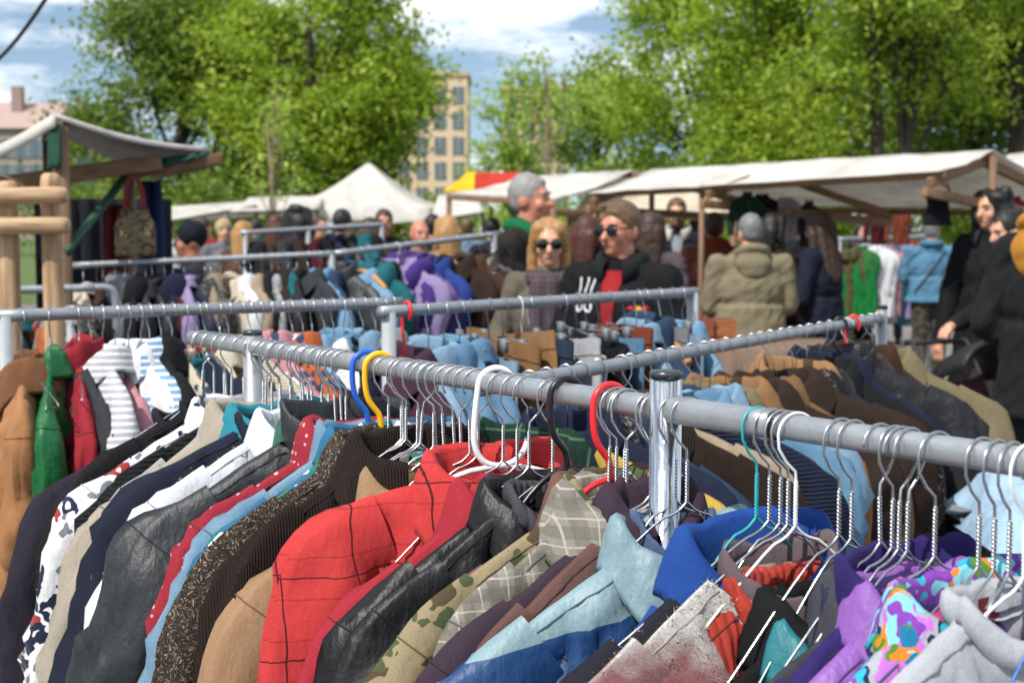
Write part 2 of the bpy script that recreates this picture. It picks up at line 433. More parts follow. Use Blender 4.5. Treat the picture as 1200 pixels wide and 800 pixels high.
def clip_hanger_mesh():
    m = MB(); m.tube(arc(0, RR + .0015 - .02, .02, -20, 175, 12) + [(-.018, 0, -.018), (-.008, 0, -.035), (0, 0, -.05), (0, 0, -.075)], .0016, 6)
    m.tube([(-.15, 0, -.075), (.15, 0, -.075)], .002, 6)
    for s in (-1, 1): m.box((s * .11, 0, -.085), (.03, .014, .032))
    return m.mesh('clip_hanger', plain('clip_metal', '#6f7478', .6, .3))
WIRES = [wire_hanger_mesh(k, WIRE) for k in range(7)]
WIRES_LO = [wire_hanger_mesh(k + 20, WIRE, .0016, False) for k in range(4)]
WHITES = [wire_hanger_mesh(k + 40, WHITEWIRE) for k in range(3)]
PLAST = {n: plastic_hanger_mesh(plastic(c)) for n, c in (('red', '#d8262e'), ('blue', '#1f5fc4'), ('yellow', '#f2b70f'), ('black', '#17181b'), ('teal', '#19a3a3'))}
PLAST['white'] = white_loop_mesh(plastic('#e6e4e6'))
TEALW = wire_hanger_mesh(60, plain('teal_coated_wire', '#1f9fa4', .4)); BLUEW = wire_hanger_mesh(61, plain('blue_coated_wire', '#2f66b0', .4))
CLIP = clip_hanger_mesh(); WOODEN, WOODHOOK = wooden_parts()
FITMAT = {'wire': WIRE, 'whitewire': WHITEWIRE, 'tealwire': TEALW.materials[0], 'bluewire': BLUEW.materials[0]}
def hang_hanger(kind, p, rz, tilt, label, cat='hanger', group=None, lo=False, fit=None):
    if fit and kind in FITMAT: me, nm = wire_hanger_mesh(rnd.randrange(9999), FITMAT[kind], .00145, True, fit), 'wire_hanger'
    elif fit and kind in PLAST and kind != 'white': me, nm = plastic_hanger_mesh(PLAST[kind].materials[0], fit=(-.09, fit[1], fit[2] + .012)), 'plastic_hanger'
    elif fit and kind == 'white': me, nm = white_loop_mesh(PLAST[kind].materials[0], fit[1], fit[2] + .004), 'plastic_hanger'
    elif kind == 'wire': me, nm = rnd.choice(WIRES_LO if lo else WIRES), 'wire_hanger'
    elif kind == 'whitewire': me, nm = rnd.choice(WHITES), 'wire_hanger'
    elif kind == 'tealwire': me, nm = TEALW, 'wire_hanger'
    elif kind == 'bluewire': me, nm = BLUEW, 'wire_hanger'
    elif kind == 'clip': me, nm = CLIP, 'clip_hanger'
    elif kind == 'wooden': me, nm = WOODEN, 'wooden_hanger'
    else: me, nm = PLAST[kind], 'plastic_hanger'
    o = link(nm, me); o.location = p; o.rotation_euler = (tilt[0], tilt[1], rz); tag(o, label, cat, group)
    if kind == 'wooden': link('hook', WOODHOOK, o)
    return o

# ---------------------------------------------------------------- garments: one body sheet, sleeves, collar and trims as parts
def garment(seed, W=.21, drop=.07, L=.68, T=.026, n=.36, nd=.042, dipf=.045, dipb=.008, z0=-.097, sl=.52, sr=.055, collar='shirt',
            placket=None, pocket=False, hi=True, flare=.0, sag=0., cuff=False, lapel=False, fold=1.4, nosleeve=False, out=.025, sa=.24, seams=True, patch=None, fuzz=0, armzip=False):
    nu, nv = (40, 46) if hi else (20, 22)
    P = {}
    q = random.Random(seed); sd_ = seed * 7.31; ph = [q.uniform(0, 6.28) for _ in range(6)]
    asym = q.uniform(-.01, .01); lean = q.uniform(-.03, .03)
    def ztop(s):
        a = abs(s)
        if a > n: return z0 - sag - (drop + asym * s) * ((a - n) / (1 - n)) ** 1.12 + .004 * NZ(Vector((s * 5, sd_, 0)))
        return z0 - sag
    def surf(side, s, v):
        a = abs(s); zt = ztop(s); yn = 0.
        if a < n:
            c = math.sqrt(max(0, 1 - (s / n) ** 2)); zt -= (dipf if side < 0 else dipb) * c; yn = nd * c
        z = zt + (z0 - sag - L - zt) * v
        Wv = W * (1 - .12 * sm(v * 3.2) * sm(a * 1.4) + flare * v)
        x = s * Wv + lean * v * v
        prof = max(0., 1 - a ** 2.8) ** .5
        y = T * prof * (.42 + .58 * sm(v / .3)) * min(1., math.sqrt(v / .035))
        y = max(y, yn * (1 - sm(v / .17)) + y * sm(v / .17)) if a < n else y
        g = sm(v / .22) * fold * (.25 + .75 * prof)
        sdv = 3.7 * (side > 0)
        y += g * (.024 * NZ(Vector((s * 2.3 + sd_, v * 1.1, sdv))) + .018 * (1 - 2.6 * abs(NZ(Vector((s * 4.6 + sd_, v * 1.5 + s, sdv + 5))))) + .009 * (1 - 2.6 * abs(NZ(Vector((s * 6 + v * 5 + sd_, v * 3 - s * 2, sdv + 8))))))
        y += fold * min(1, v / .05) * (.006 * NZ(Vector((s * 9 + v * 4, v * 9 - s * 3 + sd_, sdv))) + .0045 * (1 - 3 * abs(NZ(Vector((s * 7 + v * 7 + sd_, v * 8, 9 + sdv))))))
        rdg = lambda n_: max(0., 1 - 3.2 * abs(n_)) ** 2
        g2_ = fold * min(1, v / .08) * (.35 + .65 * prof)
        y += g2_ * (.0085 * rdg(NZ(Vector((s * 3.1 + v * 3.2 + sd_, v * 2.2 - s * 1.2, sdv + 31)))) + .006 * rdg(NZ(Vector((s * 4.5 - v * 5 + sd_, v * 3.6 + s, sdv + 41)))) - .004)
        x += g * .010 * NZ(Vector((s * 2, v * 4, sd_ + 11)))
        z += .006 * g * NZ(Vector((s * 4, v * 2, sd_ + 21)))
        return Vector((x, side * max(y, .0) , z))
    b = MB(); rows = []
    for i in range(nv):
        v = (i / (nv - 1)) ** 1.25
        rows.append([surf(-1, -1 + 2 * k / nu, v) for k in range(nu + 1)] + [surf(1, 1 - 2 * k / nu, v) for k in range(1, nu)])
    b.grid(rows, True); P['body'] = [b.mesh('body', None, weld=.0004) if False else b]
    if not nosleeve:
        P['sleeve'] = []
        na, ns = (26, 34) if hi else (12, 14)
        for sg in (-1, 1):
            zsh = ztop(sg * .97); m = MB(); rows = []; sway = q.uniform(-.025, .025); sxx = q.uniform(-.012, .02); ben = q.uniform(-.02, .03)
            pts = []
            sa_ = sa * q.uniform(.75, 1.25)
            c0 = Vector((.70 * W, 0, ztop(.70) - sr * .80)); c1 = Vector((W * 1.0, 0, zsh - sr * .82)); c2 = Vector((W * 1.0 + out * .6, 0, zsh - sr * .86 - .018)); c3 = Vector((W * .96 + out + sa_ * .1 + sxx, 0, zsh - sr - .12))
            for i in range(ns):
                w_ = i / (ns - 1)
                if w_ < .34:
                    u = w_ / .34; p = c0 * (1 - u) ** 3 + c1 * 3 * u * (1 - u) ** 2 + c2 * 3 * u * u * (1 - u) + c3 * u ** 3
                else:
                    u = (w_ - .34) / .66; p = c3 + Vector((ben * math.sin(u * 2.6) + sa_ * (sl - .14) * u * (1 - .35 * u), sway * u * u, -(sl - .14) * u))
                pts.append(p)
            for i, p in enumerate(pts):
                t = (pts[min(i + 1, ns - 1)] - pts[max(i - 1, 0)]).normalized(); w_ = i / (ns - 1)
                nn = Vector((t.z, 0, -t.x)) * -1
                rx = sr * (.80 + .26 * sm(w_ * 3.5)) * (1.0 - .26 * w_); ry = max(T * 1.12, .022) * (1.05 - .1 * w_) * (.5 + .5 * sm(w_ * 3.2))
                el = math.exp(-((w_ - .6) / .13) ** 2); row = []
                for k in range(na):
                    a = 2 * math.pi * k / na; ca, sa = math.cos(a), math.sin(a)
                    wr = 1 + fold * (.17 * NZ(Vector((ca * 1.5 + sd_, sa * 1.5 + sg * 3, w_ * 4))) + .12 * (1 - 2.5 * abs(NZ(Vector((ca * 1.3 + w_ * 2, sa * 1.3 + sg, w_ * 4 + sd_))))) + .04 * el * math.sin(w_ * 60 + 2.5 * ca + ph[0])) * sm(w_ * 5)
                    wr += fold * sm(w_ * 6) * (.18 * max(0., 1 - 3 * abs(NZ(Vector((ca * 1.6 + w_ * 3 + sd_, sa * 1.6 + sg * 4, w_ * 3.2 + 3))))) ** 2 - .06)
                    off = nn * (rx * ca * wr) + Vector((0, ry * sa * wr, 0))
                    pp = p + off; pp.y += fold * .008 * NZ(Vector((w_ * 4 + sd_, sg * 2, ca))) * sm(w_ * 4); pp.x *= 1.
                    row.append(Vector((pp.x * sg, pp.y, pp.z)))
                rows.append(row)
            if sg < 0: rows = [r[::-1] for r in rows]
            m.grid(rows, True); P['sleeve'].append(m)
            if hi and seams:
                k_ = max(2, int(ns * .17)); c_ = sum((Vector(p) for p in rows[k_]), Vector()) / na
                se = MB(); se.tube([c_ + (Vector(p) - c_) * 1.012 for p in rows[k_][na // 8:] + rows[k_][:na // 8 + 1]], .0011, 5, False)
                P.setdefault('seam', []).append(se)
            if cuff:
                c = MB(); e = pts[-1]; rows = []
                for dz, k in ((.004, 1.), (.0, 1.06), (-.05, .98), (-.055, .9), (-.03, .86)):
                    rows.append([Vector(((e.x + sr * .74 * k * math.cos(2 * math.pi * j / na)) * sg, pts[-1].y + max(T, .02) * k * math.sin(2 * math.pi * j / na), e.z + dz)) for j in range(na)])
                c.grid(rows, True); P.setdefault('cuff', []).append(c)
    def neck(phi, out_, up):
        x = n * W * math.cos(phi); sy = math.sin(phi); wf = max(0, -sy); wb = max(0, sy)
        return Vector((x * (1 + out_ / (n * W)), nd * sy * (1 + out_ / nd), z0 - sag - dipf * wf - dipb * wb + up))
    if collar and collar != 'none':
        c = MB(); N = 48 if hi else 20
        gap = {'shirt': .16, 'lapel': .35, 'stand': .12, 'rib': 0., 'hood': .25, 'fold': .1}[collar]
        prof = {'shirt': [(-.002, -.012), (.001, .012), (.002, .03), (.007, .037), (.013, .032), (.02, .012), (.027, -.012), (.030, -.02), (.026, -.018)],
                'lapel': [(-.002, -.012), (.002, .012), (.004, .03), (.012, .036), (.022, .026), (.034, -.004), (.044, -.036), (.046, -.046), (.04, -.04)],
                'fold': [(-.003, -.012), (.001, .012), (.003, .032), (.008, .04), (.016, .036), (.026, .010), (.033, -.022), (.035, -.034), (.031, -.03)],
                'stand': [(-.003, -.014), (.002, .008), (.006, .036), (.006, .056), (.003, .06), (-.001, .055), (-.002, .03), (-.004, .0)],
                'rib': [(-.004, -.012), (.004, -.006), (.008, .006), (.007, .018), (.001, .022), (-.004, .014), (-.005, -.004)],
                'hood': [(-.003, -.012), (.006, .02), (.022, .046), (.046, .05), (.066, .022), (.075, -.03), (.066, -.085), (.045, -.115), (.02, -.11), (.008, -.07)]}[collar]
        rows = []
        for o_, u_ in prof:
            row = []
            for j in range(N):
                f = j / N if gap == 0 else j / (N - 1); phi = -math.pi / 2 + gap + f * (2 * math.pi - 2 * gap)
                fr = sm((-math.sin(phi) - .2) / .8); bk = 1 - .85 * fr if collar == 'hood' else 1.
                uu = u_ * bk; oo = o_ * bk
                if collar in ('shirt', 'lapel', 'fold') and u_ < .02 and o_ > .01: uu -= fr * .028 * (1.6 if collar == 'lapel' else 1)
                k = NZ(Vector((math.cos(phi) * 1.6, math.sin(phi) * 1.6 + sd_, o_ * 18))); k2 = NZ(Vector((math.cos(phi) * 3 + sd_, math.sin(phi) * 3, u_ * 20)))
                row.append(neck(phi, oo + .007 * k * (1 + 10 * abs(o_)) + .005 * k2, uu + .007 * k2 + .006 * k))
            rows.append(row)
        c.grid(rows, gap == 0); P['hood' if collar == 'hood' else 'collar'] = [c]
    if hi and seams:
        for sg in (-1, 1):
            se = MB(); se.tube([surf(-1, sg * (n + (.86 - n) * k / 12), .02) + Vector((0, -.0004, .0002)) for k in range(13)], .0010, 5, False); P.setdefault('seam', []).append(se)
    def strip(s0, s1, v0, v1, off, ns_, nv_, side=-1, thick=.0):
        rows = []
        for i in range(nv_ + 1):
            rows.append([surf(side, s0 + (s1 - s0) * k / ns_, v0 + (v1 - v0) * i / nv_) + Vector((0, side * (off if 0 < k < ns_ and 0 < i < nv_ else -.0006), 0)) for k in range(ns_ + 1)])
        return rows
    if hi and seams and collar != 'none' and q.random() < .75:
        m = MB(); lw, lh = q.uniform(.014, .022), q.uniform(.016, .03); zb = z0 - sag - dipb + .006
        m.grid([[Vector((lw * k_, nd * .96 - .004 - .001 * abs(k_), zb - lh * j_)) for k_ in (-1, -.3, .3, 1)] for j_ in (0, .4, 1)]); P['neck_label'] = [m]
    if placket:
        m = MB(); m.grid(strip(-.045, .05, .07, 1., .0035, 6, 40 if hi else 14)); P['placket'] = [m]
        if placket == 'button':
            P['button'] = []
            for k in range(6):
                p = surf(-1, .0, .12 + k * .14); e = MB(); e.ell(p + Vector((0, -.005, 0)), (.0065, .003, .0065), 10, 6); P['button'].append(e)
        else:
            z = MB(); z.tube([surf(-1, .0, .08 + .9 * k / 40) + Vector((0, -.0048, 0)) for k in range(41)], .0026, 6); P['zipper'] = [z]
    if pocket:
        m = MB(); m.grid(strip(-.62, -.3, .26, .42, .005, 8, 8)); P['pocket'] = [m]
        m = MB(); m.grid(strip(.28, .6, .26, .42, .005, 8, 8)); P['pocket'].append(m)
    if patch:
        s0, s1, v0, v1 = patch; m = MB(); m.grid(strip(s0, s1, v0, v1, .004, 8, 8)); P['label_patch'] = [m]
    if fuzz:
        m = MB(); hq = random.Random(seed + 5)
        for _ in range(fuzz):
            sgn = -1 if hq.random() < .8 else 1; u = hq.uniform(-.97, .97); vv = hq.random() ** 1.6 * .75; a = surf(sgn, u, vv)
            d = Vector((hq.gauss(0, .6), sgn * abs(hq.gauss(.8, .4)), hq.gauss(.15, .6))).normalized() * hq.uniform(.002, .007); w_ = Vector((hq.gauss(0, 1), hq.gauss(0, 1), hq.gauss(0, 1))).normalized() * .0005
            b_ = len(m.v); m.v += [tuple(a - w_), tuple(a + w_), tuple(a + d * .6 + w_ * .8 + Vector((0, 0, -.001))), tuple(a + d)]; m.f += [(b_, b_ + 1, b_ + 2), (b_, b_ + 2, b_ + 3)]
        for slv in P.get('sleeve', []):
            for _ in range(fuzz // 3):
                a = Vector(hq.choice(slv.v)) + Vector((hq.gauss(0, .004), 0, hq.gauss(0, .008))); d = Vector((hq.gauss(0, 1), hq.gauss(0, 1), hq.gauss(0, 1))).normalized() * hq.uniform(.002, .006); w_ = Vector((hq.gauss(0, 1), hq.gauss(0, 1), hq.gauss(0, 1))).normalized() * .0005
                b_ = len(m.v); m.v += [tuple(a - w_), tuple(a + w_), tuple(a + d)]; m.f += [(b_, b_ + 1, b_ + 2)]
        P['fuzz'] = [m]
    if armzip:
        z = MB(); z.tube([surf(-1, -.86 + .4 * k / 20, .13 + .13 * (1 - k / 20)) + Vector((0, -.004, 0)) for k in range(21)], .0035, 6); P['zipper'] = P.get('zipper', []) + [z]
    return P
def trousers(seed, hi=True, W=.19, L=.85, T=.014, z0=-.085):
    nu, nv = (24, 30) if hi else (14, 16); sd_ = seed * 3.7; P = {}
    def pt(side, s, v):
        x = s * W * (1 - .12 * v) ; z = z0 - L * v
        y = T * (1 - abs(s) ** 4) ** .5 * min(1, .4 + v * 3) + .012 * NZ(Vector((s * 3 + sd_, v * 3, side))) * sm(v * 5) * (1 - abs(s) ** 6)
        return Vector((x, side * max(0, y), z + .004 * NZ(Vector((s * 4, v * 3, sd_)))))
    m = MB(); m.grid([[pt(-1, -1 + 2 * k / nu, i / nv) for k in range(nu + 1)] + [pt(1, 1 - 2 * k / nu, i / nv) for k in range(1, nu)] for i in range(nv + 1)], True)
    P['body'] = [m]
    wb = MB(); wb.grid([[pt(sg, s, v) * 1. + Vector((0, sg * .003, 0)) for sg, s in [(-1, -1 + 2 * k / nu) for k in range(nu + 1)] + [(1, 1 - 2 * k / nu) for k in range(1, nu)]] for v in (-.005, .02, .045)], True)
    P['waistband'] = [wb]
    return P
def place_garment(parts, name, p, rz, tilt, label, cat, mats, group=None, slide=0., mirror=False):
    """parts: dict name -> list of meshes; mats: dict name -> material ('*' = default)"""
    r = empty(name, p, label, cat, group, (tilt[0], tilt[1], rz))
    for k, L in parts.items():
        for me in L:
            o = link(k, me, r, mats.get(k, mats['*'])); o.location = (0, 0, slide)
    return r
def to_meshes(P):
    d = bpy.data.materials.get('blank') or bpy.data.materials.new('blank')
    return {k: [m.mesh(k, d, True, .0005) for m in L] for k, L in P.items()}

# ---------------------------------------------------------------- racks
def rack(name, label, A, B, posts, r=RR, post_r=.016, mat=RAIL, pmat=GREYRAIL, up=.02, sq=2., foot=True, curved=()):
    A = Vector(A); B = Vector(B); d = (B - A); rt = empty(name, (A.x, A.y, 0), label, 'clothes rack')
    O = Vector((A.x, A.y, 0)); m = MB()
    N = 14; m.tube([A - O + d * (k / N) for k in range(N + 1)], r, 20, True, sq, (0, 0, 1)); m.build('rail', mat, rt)
    flat = Vector((d.x, d.y, 0)).normalized(); side = Vector((-flat.y, flat.x, 0))
    for k in posts:
        p = A + d * k - O; pm = MB(); z1 = p.z + up
        pm.tube([(p.x, p.y, .05), (p.x, p.y, .6), (p.x, p.y, z1 - .001)], post_r, 24); po = pm.build('post', pmat, rt)
        if up > 0:
            c = MB(); c.tube([(p.x, p.y, z1 - .004), (p.x, p.y, z1 + .004), (p.x, p.y, z1 + .0065)], [post_r * 1.06, post_r * 1.06, post_r * .9], 24); c.build('end_cap', DARKM, po)
        if foot:
            f = MB(); f.tube([p * 1 + side * s_ * .28 + Vector((0, 0, .05 - p.z)) for s_ in (-1, 0, 1)], .014, 12); fo = f.build('foot', pmat, rt)
            for s_ in (-1, 1):
                wv = MB(); c = p + side * s_ * .26; wv.tube([(c.x - flat.x * .012, c.y - flat.y * .012, .025), (c.x + flat.x * .012, c.y + flat.y * .012, .025)], .025, 16); wv.build('caster', DARKM, fo)
    return rt
PXR = lambda A, B, px: rail_at(A, B, px)

# ---- front rack
A1 = on_height(1200, 541, 1.5); B1 = on_height(226, 396, 1.5); D1 = (B1 - A1).normalized()
E1 = A1 - D1 * .34
def t1(px): return (rail_at(A1, B1, px) - E1).length / (B1 - E1).length
rt = rack('clothes_rack', 'long galvanised clothes rack in front, thickest rail, chrome end post', E1, B1, [], RR * .93, .0158, RAIL, RAIL, foot=False, sq=2.8)
O = Vector((E1.x, E1.y, 0))
for px, mat in ((780, CHROME), (296, GREYRAIL), (1290, CHROME)):
    p = rail_at(A1, B1, px) - O; m = MB()
    zt = p.z + (.036 if px == 780 else .022); rr = .0175 if px != 296 else .0155
    m.tube([(p.x, p.y, .04), (p.x, p.y, .5), (p.x, p.y, 1.0), (p.x, p.y, zt)], rr, 32); po = m.build('post', mat, rt)
    c = MB(); c.tube([(p.x, p.y, zt - .002), (p.x, p.y, zt + .0035), (p.x, p.y, zt + .0055)], [rr * 1.035, rr * 1.035, rr * .93], 32); c.build('end_cap', plain('cap_steel', '#55585c', .3, .8), po)
    side = Vector((-D1.y, D1.x, 0)); f = MB(); f.tube([Vector((p.x, p.y, .04)) + side * s_ for s_ in (-.3, 0, .3)], .016, 12); f.build('foot', GREYRAIL, rt)
# telescopic outer tube between the chrome post and the joint
ja, jb = rail_at(A1, B1, 912) - O, rail_at(A1, B1, 760) - O
m = MB(); m.tube([ja + (jb - ja) * k / 6 for k in range(7)], RR + .0008, 24, True, 2.8, (0, 0, 1)); m.build('outer_tube', RAIL, rt)
ja = rail_at(A1, B1, 915) - O; m = MB(); m.tube([ja, ja + D1 * .006], RR + .0014, 24, True, 2.8, (0, 0, 1)); m.build('joint_ring', DARKM, rt)

ROT1 = math.atan2(-D1.y, -D1.x) + math.pi / 2      # local x runs across the rail, far end to the right
ROT1 = math.atan2(D1.x * -1 * -1, 1) if False else math.atan2(-D1.x, D1.y)
front_px = []
def front(px, label, cat, fab, yaw=-6, hanger='wire', slide=0., tilt=(0, 0), mats=None, short=None, **kw):
    i = len(front_px); front_px.append(px)
    slide += -.016 if px < 700 else (-.02 if px < 860 else -.034)
    P = to_meshes(garment(100 + i * 3, **kw))
    p = rail_at(A1, B1, px); rz = ROT1 + R(yaw); tl = (R(tilt[0]), R(tilt[1]))
    m = {'*': fab, 'button': plain('button_horn', '#2a2320', .4), 'zipper': metal_mat('zip_metal', '#9a8a66', .35), 'label_patch': plain('paper_tag', '#e4e2e6', .7)}
    m['neck_label'] = plain('woven_label', rnd.choice(['#d9d6cf', '#d9d6cf', '#1c1c20', '#7a1f28', '#27355c']), .8); m['seam'] = plain('sewing_thread', seam_of.get(fab.name, '#241f22'), .85)
    if mats: m.update(mats)
    place_garment(P, cat.replace(' ', '_'), p, rz, tl, label, cat, m, 'clothes on the front rack', slide)
    hn = {'wire': 'zinc wire hanger', 'whitewire': 'white coated wire hanger', 'tealwire': 'teal coated wire hanger', 'bluewire': 'blue coated wire hanger', 'wooden': 'wooden hanger'}.get(hanger, hanger + ' plastic hanger')
    zz = -.097; W_ = kw.get('W', .21); dd = kw.get('drop', .07)
    hang_hanger(hanger, p, rz, tl, f'{hn} inside the {short}', 'hanger', 'hangers on the front rack', fit=(zz, W_ * .76, dd * .88 + .008 - slide))

fb = fabric
front(238, 'aubergine black hooded sweat coat hanging at the far end of the front rack', 'hooded coat', fb('#2a2533', wr=.7), -5, short='aubergine black hooded coat', slide=-.025, W=.225, T=.03, collar='rib', sa=.3, drop=.085, sr=.062, L=.75)
front(262, 'plain black jersey top behind the navy patterned white blouse', 'top', fb('#17171a'), -2, short='plain black jersey top', W=.2, T=.018, drop=.06, collar='rib', L=.6)
front(285, 'white blouse with navy and grey blocky print and red touches', 'blouse', fb('#dedfe2', 'geo', '#1f2a49', '#b23a34', 1.1), -9, 'wire', short='white blouse with navy print', W=.215, T=.024, drop=.085, collar='shirt', sr=.06)
front(298, 'black cardigan squeezed behind the pale grey lapel jacket', 'cardigan', fb('#1a1b1f', 'knit'), -4, short='black cardigan behind the pale grey jacket', W=.205, T=.02, drop=.07, collar='none', placket='button')
front(308, 'pale grey lapel jacket with a rounded shoulder', 'jacket', fb('#9a999b'), -6, short='pale grey lapel jacket', W=.205, T=.022, drop=.085, collar='lapel')
front(318, 'stone beige linen jacket with long plain sleeve', 'jacket', fb('#a79c8b'), -11, short='stone beige linen jacket', W=.225, T=.03, drop=.105, collar='lapel', sr=.064, L=.8)
front(328, 'bright turquoise thin shirt showing as a narrow strip', 'shirt', fb('#1c98ad'), -5, short='turquoise thin shirt', W=.2, T=.016, drop=.09, collar='shirt')
front(340, 'midnight navy sweatshirt with smooth rounded shoulder', 'sweatshirt', fb('#1e2438', wr=.6), -13, short='midnight navy sweatshirt', W=.215, T=.03, drop=.07, collar='rib', sr=.062)
front(352, 'black lace top with pale dotted holes', 'lace top', fb('#17181c', 'lace', '#6a6c70'), -14, short='black lace top', W=.2, T=.02, drop=.085, collar='none')
front(365, 'thin bright white cotton blouse next to the black lace top', 'blouse', fb('#d9dce4'), -15, short='thin bright white blouse', W=.205, T=.022, drop=.075, collar='shirt')
front(385, 'emerald green satin shirt with a big turned up collar', 'shirt', fb('#0b6b50', 'nylon', rough=.5), -2, 'blackwire' if False else 'wire', short='emerald green satin shirt', W=.15, T=.03, drop=.085, collar='fold', nd=.05)
front(405, 'large anthracite padded nylon jacket with stitched shoulder seam', 'padded jacket', fb('#2b2f33', 'nylon'), -19, short='anthracite padded jacket', W=.25, T=.036, drop=.1, collar='stand', sr=.07, placket='zip', L=.78)
front(430, 'raspberry red shirt with tiny white dots', 'shirt', fb('#b02338', 'polka', '#e3a9b0'), -16, 'blue', short='raspberry polka dot shirt', W=.205, T=.022, drop=.085, collar='fold')
front(445, 'pale blue denim shirt with tropical flower lining', 'denim shirt', fb('#7fa3bd', 'denim', '#55809f'), -16, 'yellow', short='pale blue denim shirt', W=.205, T=.022, drop=.09, collar='shirt')
front(455, 'blue and white flower print blouse with teal leaves', 'blouse', fb('#2b7aa6', 'floral', '#dfe6ea', '#1d8a7a', 1.), -15, short='blue flower print blouse', W=.215, T=.024, drop=.1, collar='shirt')
front(470, 'shaggy brown black tweed coat with thick sleeve', 'tweed coat', fb('#2e2621', 'tweed', '#5d4c3d', '#8e8270', .42), -15, short='shaggy brown black tweed coat', W=.22, T=.03, drop=.09, collar='lapel', sr=.06, fuzz=4500, L=.8)
front(490, 'espresso brown corduroy coat beside the camel coat', 'coat', fb('#2c201b', 'cord'), -16, short='espresso brown corduroy coat', W=.212, T=.026, drop=.09, collar='lapel')
front(508, 'camel wool coat showing a plain tan strip', 'coat', fb('#a98561'), -17, short='camel wool coat', W=.225, T=.026, drop=.115, collar='lapel', slide=-.04)
front(574, 'bright red jacket with thin black window check lines and white paper tag', 'checked jacket', fb('#e03434', 'check', '#5a1820', wr=.8), -20, 'white', short='bright red checked jacket', W=.205, T=.034, drop=.028, collar='lapel', sr=.066, L=.8, patch=(-.04, .16, .085, .15), nd=.05, tilt=(0, -3), sa=.16, seams=False)
front(606, 'rust brown suede jacket between the checked red and the plain red jackets', 'suede jacket', fb('#6f3d28'), -14, short='rust brown suede jacket', W=.2, T=.024, drop=.1, collar='none', slide=-.035)
front(620, 'plain cherry red jacket behind the black leather jacket', 'jacket', fb('#b81f33'), -12, short='plain cherry red jacket', W=.215, T=.026, drop=.095, collar='lapel', slide=-.03)
front(648, 'black leather biker jacket with a brass zip across the shoulder', 'leather jacket', fb('#0a0b0c', 'leather'), -15, short='black leather biker jacket', W=.22, T=.032, drop=.09, collar='shirt', sr=.062, slide=-.022, armzip=True, nd=.05)
front(664, 'black bomber jacket with a thick grey ribbed collar', 'bomber jacket', fb('#101114', 'nylon'), -14, 'black', short='black bomber with ribbed collar', W=.2, T=.026, drop=.1, collar='rib', nd=.055, mats={'collar': fb('#45424a', 'rib')}, slide=-.01)
front(715, 'dusty rose brown velvet jacket on a red hanger', 'velvet jacket', fb('#7a5148'), -12, 'red', short='dusty rose velvet jacket', W=.2, T=.026, drop=.09, collar='fold', nd=.04, n=.28)
front(723, 'camouflage army shirt in sand, brown and green', 'army shirt', fb('#9a8a68', 'camo', '#57492f', '#4c5a37'), -13, short='camouflage army shirt', W=.232, T=.026, drop=.1, collar='shirt', pocket=True, slide=.004, n=.22)
front(735, 'grey beige checked wool collar jacket right beside the chrome post', 'jacket', fb('#8f8a7e', 'plaid', '#6b655b', '#b9b3a5', .5), -8, short='grey beige checked jacket', W=.18, T=.022, drop=.08, collar='lapel')
front(764, 'big dark plum wool coat with a smooth wide sleeve', 'wool coat', fb('#3b2b39', wr=.8), -13, short='big dark plum wool coat', W=.218, T=.034, drop=.115, collar='lapel', sr=.066, L=.8, n=.17, nd=.03)
front(770, 'mauve brown coat strip under the windbreaker', 'coat', fb('#6b4a45'), -10, short='mauve brown coat', W=.205, T=.024, drop=.1, collar='none', slide=-.02)
front(792, 'slate blue denim jacket with upright collar just right of the chrome post', 'denim jacket', fb('#3c4f74', 'denim', '#5d7398'), -14, short='slate blue denim jacket', W=.12, T=.026, drop=.06, collar='stand', nd=.034, slide=-.05, sr=.04)
front(806, 'windbreaker with grey teal yoke over royal blue and red panels', 'windbreaker', fb('#86a5ae', 'blocks'), -16, 'wire', short='pale teal and blue windbreaker', W=.23, T=.034, drop=.09, collar='shirt', sr=.066, slide=-.03, mats={'collar': fb('#7f9ea8', 'nylon')}, placket='zip', nd=.034, n=.3)
front(888, 'royal blue fleece hoodie with tall puffy collar', 'fleece hoodie', fb('#0c4ea8', wr=.7), -9, 'tealwire', short='royal blue fleece hoodie', W=.145, T=.034, drop=.085, collar='fold', sr=.035, sl=.17, nd=.036, n=.54, slide=-.004, dipf=.07, sa=.05)
front(903, 'blue black boiled wool jacket with cut out neck', 'wool jacket', fb('#20202c', wr=.6), -14, 'wire', short='blue black boiled wool jacket', W=.215, T=.03, drop=.085, collar='none', sag=.035, n=.45, dipf=.07, slide=.012)
front(916, 'mauve grey felt jacket with rounded collar', 'felt jacket', fb('#64555a'), -9, 'wire', short='mauve grey felt jacket', W=.18, T=.024, drop=.08, collar='stand', slide=-.045)
front(925, 'fuzzy mohair cardigan fading from white to coral red', 'mohair cardigan', fb('#f0e8de', 'fuzzy', '#b5383c', '#4a4044'), -13, 'wire', short='fuzzy mohair cardigan', W=.205, T=.032, drop=.095, collar='none', sag=.03, n=.42, slide=.022, sr=.058, fuzz=5000)
front(934, 'orange red ribbed jumper between mohair cardigan and black fleece', 'ribbed jumper', fb('#c93a26', 'rib'), -12, 'whitewire', short='orange red ribbed jumper', W=.2, T=.026, drop=.11, collar='rib', sag=.03, slide=.0)
front(985, 'soft black fleece jacket with a rounded shoulder roll', 'fleece jacket', fb('#0e0f11'), -9, short='soft black fleece jacket', W=.2, T=.034, drop=.085, collar='fold', sag=.02, slide=-.035, sr=.06, n=.3)
front(1000, 'teal satin shirt peeping out beside the black fleece', 'satin shirt', fb('#0f8a97', 'nylon'), -9, short='teal satin shirt', W=.2, T=.022, drop=.11, collar='shirt', slide=-.05, sag=.02)
